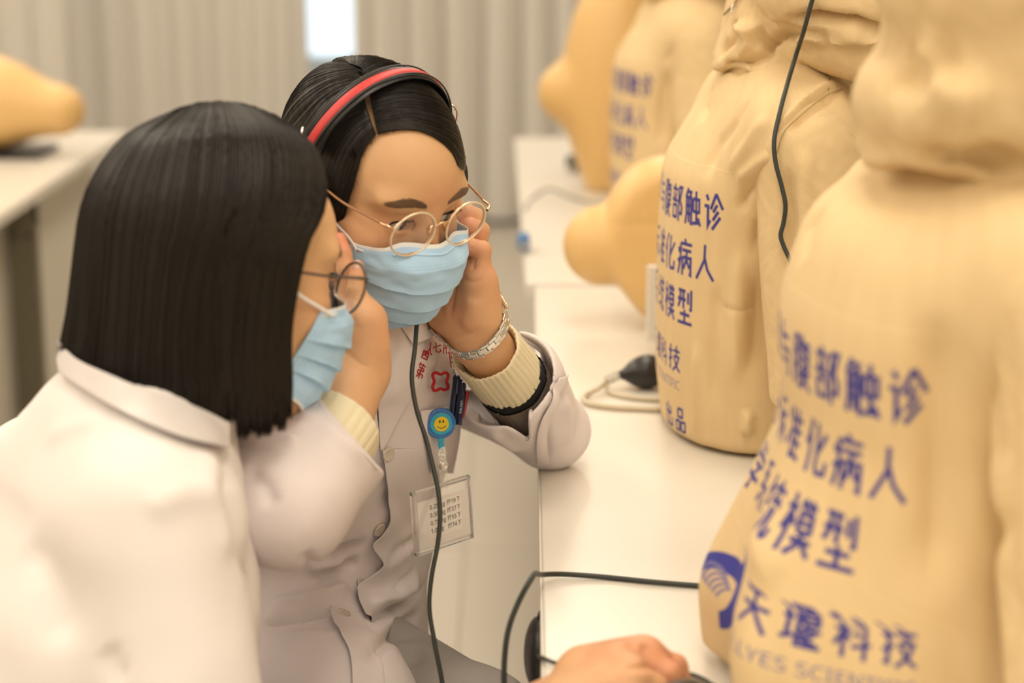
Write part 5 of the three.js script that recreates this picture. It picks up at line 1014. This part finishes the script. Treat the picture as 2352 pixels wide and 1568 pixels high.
{
  const pen = (label, a, b, r, m, clip) => {
    const A = P(...a), B = P(...b), o = thing('pen', label, 'pen', A.clone().lerp(B, 0.5));
    part('barrel', tube([A, A.clone().lerp(B, 0.5), B], r, 12, 16), m, o);
    const cp = new THREE.SphereGeometry(r * 1.02, 16, 12); cp.translate(B.x, B.y, B.z); part('cap_end', cp, m, o);
    return o;
  };
  const navy = phys({ color: C(0.008, 0.020, 0.085), roughness: 0.3, clearcoat: 0.5 }), red = phys({ color: C(0.5, 0.02, 0.03), roughness: 0.35, clearcoat: 0.5 });
  const nq = nearest(coatAField, 1046, 925).sub(V(0, EYE, 0)), d = nq.dot(V(0, -SP, -CP)) - 0.006;
  const p1 = pen('navy pen with broad clip standing upright in the chest pocket', [1036, 985, d], [1049, 868, d], 0.0042, navy);
  part('grip', tube([P(1048, 905, d - 0.003), P(1052, 870, d - 0.003)], 0.0052, 8, 14), navy, p1);
  const p2 = pen('navy pen with white lettering on its clip and a red strip at the pocket edge', [1052, 975, d - 0.006], [1062, 885, d - 0.006], 0.0042, navy);
  part('clip', tube([P(1062, 880, d - 0.013), P(1063, 920, d - 0.014), P(1054, 972, d - 0.012)], 0.0028, 16, 10), navy, p2);
  part('red_strip', tube([P(1074, 898, d - 0.010), P(1068, 930, d - 0.011), P(1062, 958, d - 0.010)], 0.0022, 12, 10), red, p2);
  const cv = document.createElement('canvas'); cv.width = 256; cv.height = 64; const g = cv.getContext('2d'); g.fillStyle = '#0b1746'; g.fillRect(0, 0, 256, 64); g.fillStyle = '#dfe3ee'; g.font = 'bold 44px sans-serif'; g.fillText('EN.021', 60, 48);
  const t = new THREE.CanvasTexture(cv); t.colorSpace = THREE.SRGBColorSpace; t.magFilter = THREE.LinearFilter;
  const a = P(1055.5, 962, d - 0.0155), b = P(1062.5, 908, d - 0.0172), zz = V(0, 0, 1), xx = b.clone().sub(a).normalize(), yy = zz.clone().cross(xx).normalize(), L = a.distanceTo(b);
  const lab = new THREE.PlaneGeometry(L, 0.0042).applyMatrix4(new THREE.Matrix4().makeBasis(xx, yy, xx.clone().cross(yy)).setPosition(a.clone().lerp(b, 0.5)));
  part('lettering', lab, mat({ map: t, roughness: 0.5, side: THREE.DoubleSide }), p2);
}
// ---------------------------------------------------------------- the bob-haired person in front
const personB = thing('person', 'person with a black bob and dark glasses in a white coat, seen from behind', 'person', V(-0.36, 0, -1.60));
const shBL = V(-0.435, 0.845, -1.72), shBR = V(-0.288, 0.905, -1.465), nbB = V(-0.325, 0.95, -1.585);
{
  const head = headGeometry(HB, 0.0026);
  const wr = P(1262, 1640, 1.585), elB = P(500, 1930, 1.50);
  const palm = [[wr, P(1418, 1530, 1.575), 0.026, 0.021], [P(1300, 1612, 1.56), P(1448, 1556, 1.55), 0.023, 0.019], [P(1348, 1543, 1.60), P(1466, 1513, 1.60), 0.0215, 0.018], [P(1335, 1552, 1.595), P(1484, 1508, 1.59), 0.0215, 0.017], [wr, elB, 0.027, 0.036]];
  const fingers = [
    { p: fp([[1479, 1508, 1.60], [1552, 1528, 1.60], [1572, 1581, 1.60], [1580, 1616, 1.605]]), r: [0.0115, 0.0098, 0.0085, 0.007] },
    { p: fp([[1457, 1521, 1.58], [1537, 1546, 1.575], [1560, 1606, 1.575], [1570, 1636, 1.58]]), r: [0.012, 0.0105, 0.009, 0.0075] },
    { p: fp([[1432, 1546, 1.56], [1507, 1576, 1.55], [1547, 1636, 1.55]]), r: [0.0115, 0.010, 0.008] },
    { p: fp([[1412, 1576, 1.545], [1467, 1611, 1.535], [1497, 1656, 1.535]]), r: [0.011, 0.009, 0.0075] },
    { p: fp([[1367, 1526, 1.62], [1447, 1531, 1.635], [1517, 1561, 1.64]]), r: [0.014, 0.011, 0.0085] },
  ];
  const fn = handField(palm, fingers), pts = [...palm.flatMap((q) => [q[0], q[1]]), ...fingers.flatMap((q) => q.p)];
  const st = (list) => list.map(([q, w, h]) => [seen(fn, q, 1.2, 3), w, h]);
  const hand = limb(fn, pts, 0.003, st([[[[1430, 1534], [1475, 1530], [1525, 1528]], 0.005, -0.004], [[[1345, 1500], [1400, 1490], [1462, 1478]], 0.006, 0.002], [[[1370, 1530], [1410, 1520], [1450, 1512]], 0.005, -0.0018], [[[1455, 1490], [1470, 1482], [1480, 1490]], 0.006, 0.003]]), [[P(1440, 1490, 1.58), 0.04, 0.35], [P(1550, 1530, 1.58), 0.03, 0.5]]);
  part('body', mergeGeometries([head, hand]), M.skin, personB);
  eyeballs(HB, personB, V(0, -0.1, 1).normalize());
  lashesAndBrows(HB, personB);
  // coat
  const elR = elB, wrB = P(960, 1740, 1.55), back = V(-0.57, 0, 0.30).normalize();
  const lat = V(0.48, 0, 0.877), fwd = V(0.877, 0, -0.48);
  const cf = (x, y, z) => {
    const t = (0.95 - y) / 0.45, cx = lerp(-0.335, -0.40, t), cz = lerp(-1.585, -1.545, t), l = (x - cx) * lat.x + (z - cz) * lat.z, f = (x - cx) * fwd.x + (z - cz) * fwd.z;
    const a = prof([[0.4, 0.22], [0.6, 0.20], [0.78, 0.185], [0.88, 0.15], [0.97, 0.07]], y), b = prof([[0.4, 0.17], [0.6, 0.145], [0.8, 0.125], [0.9, 0.095], [0.98, 0.065]], y);
    let d = (Math.pow(Math.pow(Math.abs(l) / a, 2.2) + Math.pow(Math.abs(f) / b, 2.2), 1 / 2.2) - 1) * b * 0.9;
    d = smax(d, y - 0.955, 0.03); d = smax(d, 0.44 - y, 0.02);
    d = smin(d, cap(x, y, z, nbB, shBL, 0.058, 0.060), 0.05); d = smin(d, cap(x, y, z, nbB, shBR, 0.058, 0.058), 0.05);
    d = smin(d, smin(cap(x, y, z, shBR, elR, 0.062, 0.056), cap(x, y, z, elR, wrB, 0.056, 0.045), 0.02), 0.03);
    d = smin(d, smin(cap(x, y, z, shBL, V(-0.50, 0.66, -1.74), 0.066, 0.058), cap(x, y, z, V(-0.50, 0.66, -1.74), V(-0.30, 0.60, -1.86), 0.056, 0.045), 0.02), 0.03);
    return d;
  };
  const bb = bounds([V(-0.62, 0.44, -1.93), V(0.0, 1.0, -1.28)], 0.03);
  let g = mesh(cf, bb[0], bb[1], 0.0055);
  folds(g, st0([[[[500, 1010], [520, 1120], [560, 1260], [590, 1420]], 0.014, -0.006], [[[470, 1030], [490, 1150], [530, 1300]], 0.014, 0.005], [[[60, 1240], [120, 1330], [150, 1500]], 0.02, -0.006], [[[320, 1180], [420, 1130], [500, 1120]], 0.016, 0.005], [[[240, 1480], [260, 1540], [290, 1568]], 0.016, -0.006], [[[100, 1010], [180, 970], [250, 960]], 0.012, 0.003]], cf));
  const p = g.attributes.position, n = g.attributes.normal;
  for (let i = 0; i < p.count; i++) { const x = p.getX(i), y = p.getY(i), z = p.getZ(i), q = 0.003 * nz3(x * 11, y * 7, z * 11) + 0.0012 * nz3(x * 30, y * 20, z * 30); p.setXYZ(i, x + n.getX(i) * q, y + n.getY(i) * q, z + n.getZ(i) * q); }
  g.computeVertexNormals();
  const coat = part('lab_coat', boxUV(g), M.coatB, personB);
  // stand-and-fall collar
  part('collar', patch(cf, [[[150, 800], [150, 865]], [[195, 845], [180, 890]], [[255, 880], [245, 935]], [[340, 925], [330, 985]], [[420, 955], [420, 1022]], [[500, 985], [508, 1040]]], (u, v) => 0.007 + 0.004 * (1 - u), 0.0016, 8, 8, 0.9, 3), M.coatB, coat);
  // trousers and shoes below the frame
  const tf = (x, y, z) => { let d = 1; for (const s of [0, 0.2]) { const h = V(-0.45 + s * 0.5, 0.5, -1.62 + s), k = V(-0.06 + s * 0.4, 0.50, -1.80 + s * 0.9); d = smin(d, smin(cap(x, y, z, h, k, 0.095, 0.066), cap(x, y, z, k, V(k.x, 0.09, k.z), 0.064, 0.05), 0.03), 0.02); } return smax(d, 0.07 - y, 0.01); };
  const tb = bounds([V(-0.5, 0.08, -1.85), V(0.06, 0.52, -1.40)], 0.1); part('trousers', mesh(tf, tb[0], tb[1], 0.010), M.greyPants, personB);
  for (const s of [0, 0.2]) { const k = V(-0.06 + s * 0.4, 0, -1.80 + s * 0.9), sf = (x, y, z) => smax(ell(x, y, z, [k.x + 0.05, 0.03, k.z], [0.13, 0.05, 0.05]), 0.002 - y, 0.004), sb = bounds([V(k.x - 0.09, 0, k.z - 0.06), V(k.x + 0.19, 0.09, k.z + 0.06)], 0.01); part('shoe', mesh(sf, sb[0], sb[1], 0.008), M.maskWhite, personB); }
}
function st0(list, fn) { return list.map(([q, w, h]) => [seen(fn, q, 0.9, 3), w, h]); }
// bob: strands run over the skull and then hang straight to a level cut
{
  const yaw = 124 * rad, c = V(0, 0.030, -0.015).applyMatrix4(HB), cy = Math.cos(yaw), sy = Math.sin(yaw);
  const W = (x, y, z) => V(c.x + x * cy + z * sy, c.y + y, c.z - x * sy + z * cy);
  const R = [0.094, 0.122, 0.121];
  // az: angle from the face, positive towards the near (right) side
  const strand = (az, s, lift, n = 24) => {
    const az2 = Math.abs(az), k = clamp((az2 - 0.85) / 2.0), front = 1 - k, sgn = az < 0 ? 1 : -1, pts = [];
    const p0 = [sgn * 0.004, 1, lerp(-0.25, 0.62, front)], nd = Math.hypot(...p0), d0 = p0.map((q) => q / nd);
    const sweep = az2 + 0.42 * front * front, d1 = [sgn * Math.sin(sweep), -0.05, Math.cos(sweep)], fa = az2 * lerp(1, 0.62, front), fdir = [sgn * Math.sin(fa), 0.42, Math.cos(fa)];
    const on = (a) => { const m = Math.hypot(a[0] / R[0], a[1] / R[1], a[2] / R[2]) / lift; return V(a[0] / m, a[1] / m, a[2] / m); };
    const bz = (q) => on(d0.map((v, j) => (1 - q) * (1 - q) * v + 2 * q * (1 - q) * fdir[j] * 1.1 + q * q * d1[j]));
    const e = bz(1), y1 = 0.955 + s + 0.012 * k - c.y, f1 = 1 + 0.085 * k, f2 = 1 + 0.16 * k - 0.03 * front, C4 = [bz(0), bz(0.22), bz(0.45), bz(0.66), bz(0.84), V(e.x * f1, lerp(e.y, y1, 0.42), e.z * f1), V(e.x * f2, lerp(e.y, y1, 0.85), e.z * f2), V(e.x * (f2 - 0.01), y1, e.z * (f2 - 0.01))];
    pts.push(...new THREE.CatmullRomCurve3(C4, false, 'centripetal').getSpacedPoints(n).map((q) => [q.x, q.y, q.z]));
    return pts.map((q) => W(...q));
  };
  const list = [], sheetAz = (u) => lerp(0.98, 2 * Math.PI - 0.98, u), az = (a) => (a > Math.PI ? a - 2 * Math.PI : a);
  for (let i = 0; i < 8000; i++) { const a = az(sheetAz(rnd())), clump = Math.floor((a + 4) * 9); let h = Math.sin(clump * 12.9898) * 43758.5453; h -= Math.floor(h); list.push(strand(a + rr(-0.02, 0.02), rr(-0.010, 0.012) + (h - 0.5) * 0.022, rr(0.97, 1.02) + (h - 0.5) * 0.014, 20)); }
  const cap0 = sheet((u, v) => { const p = strand(az(sheetAz(u)), 0.006, 0.945, 40); const k = v * 40, i = Math.min(39, Math.floor(k)); return p[i].clone().lerp(p[i + 1], k - i); }, 120, 40);
  const hair = part('hair', thick(cap0, 0.004), M.hair, personB);
  part('strands', ribbonStrands(list, 0.0007), M.hair, hair);
}
// ---------------------------------------------------------------- small things on the tables
{
  // black squeeze bulb with a clear valve and a latex tube
  const q = onPlaneY(1478, 892, 0.75), ax = V(0.96, 0.06, -0.25).normalize(), c = q.clone().add(V(0, 0.0225, 0));
  const o = thing('pressure_bulb', 'black rubber squeeze bulb with clear valve and pale tube beside the sharp torso', 'bulb', q);
  const prof2 = [[0, -0.034], [0.0055, -0.033], [0.007, -0.029], [0.0105, -0.024], [0.0175, -0.014], [0.0222, 0], [0.0215, 0.012], [0.016, 0.024], [0.009, 0.031], [0.004, 0.034], [0, 0.0345]].map((p) => new THREE.Vector2(...p));
  const m = new THREE.Matrix4().makeRotationFromQuaternion(new THREE.Quaternion().setFromUnitVectors(V(0, 1, 0), ax)).setPosition(c);
  part('bulb', new THREE.LatheGeometry(new THREE.SplineCurve(prof2).getPoints(40), 40).applyMatrix4(m), M.rubber, o);
  const v0 = c.clone().addScaledVector(ax, -0.034), v1 = c.clone().addScaledVector(ax, -0.052).add(V(0, -0.006, 0));
  const vg = [tube([v0, v0.clone().lerp(v1, 0.5), v1], 0.0058, 10, 16)]; for (const t of [0.15, 0.5, 0.85]) { const r = new THREE.TorusGeometry(0.006, 0.0011, 8, 24); r.applyMatrix4(new THREE.Matrix4().makeRotationFromQuaternion(new THREE.Quaternion().setFromUnitVectors(V(0, 0, 1), ax)).setPosition(v0.clone().lerp(v1, t))); vg.push(r); }
  part('valve', merge(vg), phys({ color: C(0.9, 0.88, 0.82), roughness: 0.1, transmission: 0.85, thickness: 0.004, ior: 1.49 }), o);
  const T = (x, y, h = 0.004) => onPlaneY(x, y, 0.75 + h);
  part('tube', tube([v1, T(1372, 893, 0.01), T(1348, 905), T(1340, 915), T(1352, 926), T(1400, 934), T(1470, 938), T(1545, 940), T(1640, 938)], 0.0037, 80, 12), M.latex, o);
  part('tube', tube([v1, T(1400, 900), T(1450, 912), T(1560, 920)], 0.0032, 40, 10), M.latex, o);
}
{
  const q = onPlaneY(1318, 392, 0.75), o = thing('pressure_bulb', 'small black rubber bulb far back on the right-hand table', 'bulb', q);
  const g = new THREE.SphereGeometry(1, 32, 24); g.scale(0.019, 0.019, 0.026); g.rotateY(0.4); g.translate(0, 0.019, 0); local('bulb', g, M.rubber, o);
  const v = new THREE.CylinderGeometry(0.006, 0.007, 0.02, 16); v.rotateX(Math.PI / 2); v.translate(-0.006, 0.012, 0.03); local('valve', v, M.steel, o);
  const T = (x, y, h = 0.003) => onPlaneY(x, y, 0.75 + h);
  const k = thing('grey_cable', 'thin grey cable looping across the far right-hand table', 'cable', T(1265, 440));
  part('cable', tube([T(1205, 480), T(1225, 455), T(1250, 437, 0.02), T(1270, 435, 0.025), T(1300, 448, 0.015), T(1345, 462), T(1420, 470)], 0.0028, 60, 8), M.greyCable, k);
  const b = thing('blue_connector', 'small blue connector on the edge of the far right-hand table', 'connector', T(1203, 572));
  const bg = new RoundedBoxGeometry(0.022, 0.028, 0.05, 3, 0.008); bg.translate(0, 0.014, 0); local('shell', bg, mat({ color: C(0.03, 0.16, 0.42), roughness: 0.4 }), b);
  const bp = new THREE.CylinderGeometry(0.006, 0.006, 0.02, 14); bp.rotateX(Math.PI / 2); bp.translate(0, 0.014, 0.03); local('plug', bp, M.steel, b);
}
{
  const o = thing('headphone_cord', 'dark green cord hanging over the shoulder of the sharp torso', 'cord', P(1800, 400, 2.0));
  const f = torsoMid.field, way = [[1864, 5], [1848, 65], [1832, 115], [1818, 160], [1805, 205], [1793, 250], [1778, 325], [1782, 375], [1796, 430], [1804, 470], [1800, 510], [1793, 540], [1800, 565], [1816, 600], [1840, 660]];
  const deep = way.map(([x, y]) => nearest(f, x, y, 1.6, 3).sub(V(0, EYE, 0)).dot(V(0, -SP, -CP)));
  const eased = deep.map((d, i) => Math.min(d, ((deep[i - 1] ?? d) + (deep[i + 1] ?? d)) / 2, (deep[i - 1] ?? d) + 0.012, (deep[i + 1] ?? d) + 0.012) - 0.008);
  part('cord', tube([P(1885, -60, eased[0] - 0.01), ...way.map(([x, y], i) => P(x, y, eased[i]))], 0.0025, 140, 10), M.cable, o);
  const T = (x, y, h = 0.003) => onPlaneY(x, y, 0.75 + h);
  const k = thing('cable', 'dark green cable running across the near table and over its left edge', 'cable', T(1400, 1325));
  part('cable', tube([T(1760, 1352), T(1625, 1346), T(1500, 1336), T(1380, 1324), T(1290, 1318, 0.006), T(1250, 1319, 0.010), P(1218, 1333, 1.70), P(1190, 1385, 1.70), P(1168, 1445, 1.70), P(1159, 1510, 1.70), P(1158, 1580, 1.70), P(1165, 1700, 1.71), P(1190, 1850, 1.74)], 0.0026, 120, 10), M.cable, k);
  const j = thing('mouse', 'dark computer mouse under the bent fingers at the bottom edge', 'mouse', T(1557, 1655));
  const mg = new THREE.SphereGeometry(1, 32, 20); mg.scale(0.026, 0.024, 0.046); mg.rotateY(-0.5); mg.translate(0, 0.006, 0); const mp = mg.attributes.position; for (let i = 0; i < mp.count; i++) if (mp.getY(i) < 0.001) mp.setY(i, 0.001); mg.computeVertexNormals(); local('shell', mg, M.rubber, j);
  part('lead', tube([T(1550, 1560, 0.01), T(1585, 1548), T(1610, 1556), T(1650, 1580), T(1720, 1620)], 0.0018, 40, 8), M.cable, j);
  // padded black disc hanging under the table edge
  const hd = thing('hanging_earcup', 'black padded headphone cup hanging at the left edge of the near table', 'headphones', P(1238, 1502, 1.765));
  const cg = new THREE.SphereGeometry(1, 40, 28); cg.scale(0.0142, 0.036, 0.031); local('cup', cg, M.rubber, hd);
  const rg = new THREE.TorusGeometry(0.025, 0.006, 12, 40); rg.scale(1, 1.12, 1); rg.rotateY(Math.PI / 2); rg.translate(0.010, 0, 0); local('cushion', rg, M.black, hd);
  local('arm', tube([V(0.001, 0.030, 0), V(0.002, 0.040, 0), V(0.010, 0.034, -0.02)], 0.003, 16, 8), M.black, hd);
  part('lead', tube([P(1236, 1500, 1.74), P(1239, 1508, 1.70), T(1250, 1512, 0.004), T(1275, 1522), T(1310, 1526), T(1400, 1530)], 0.002, 40, 8), M.cable, hd);
}
// stools under both sitters
for (const [x, z, label] of [[-0.30, -2.03, 'round grey stool under the headphone wearer'], [-0.40, -1.55, 'round grey stool under the bob-haired person']]) {
  const o = thing('stool', label, 'stool', V(x, 0, z));
  local('seat', new THREE.CylinderGeometry(0.16, 0.155, 0.04, 40).translate(0, 0.42, 0), M.darkLeg, o);
  for (let i = 0; i < 4; i++) { const a = i * 1.5708 + 0.78; local('leg', tube([V(0.11 * Math.cos(a), 0.41, 0.11 * Math.sin(a)), V(0.15 * Math.cos(a), 0.01, 0.15 * Math.sin(a))], 0.011, 4, 10), M.darkLeg, o); }
}
renderer.render(scene, camera);
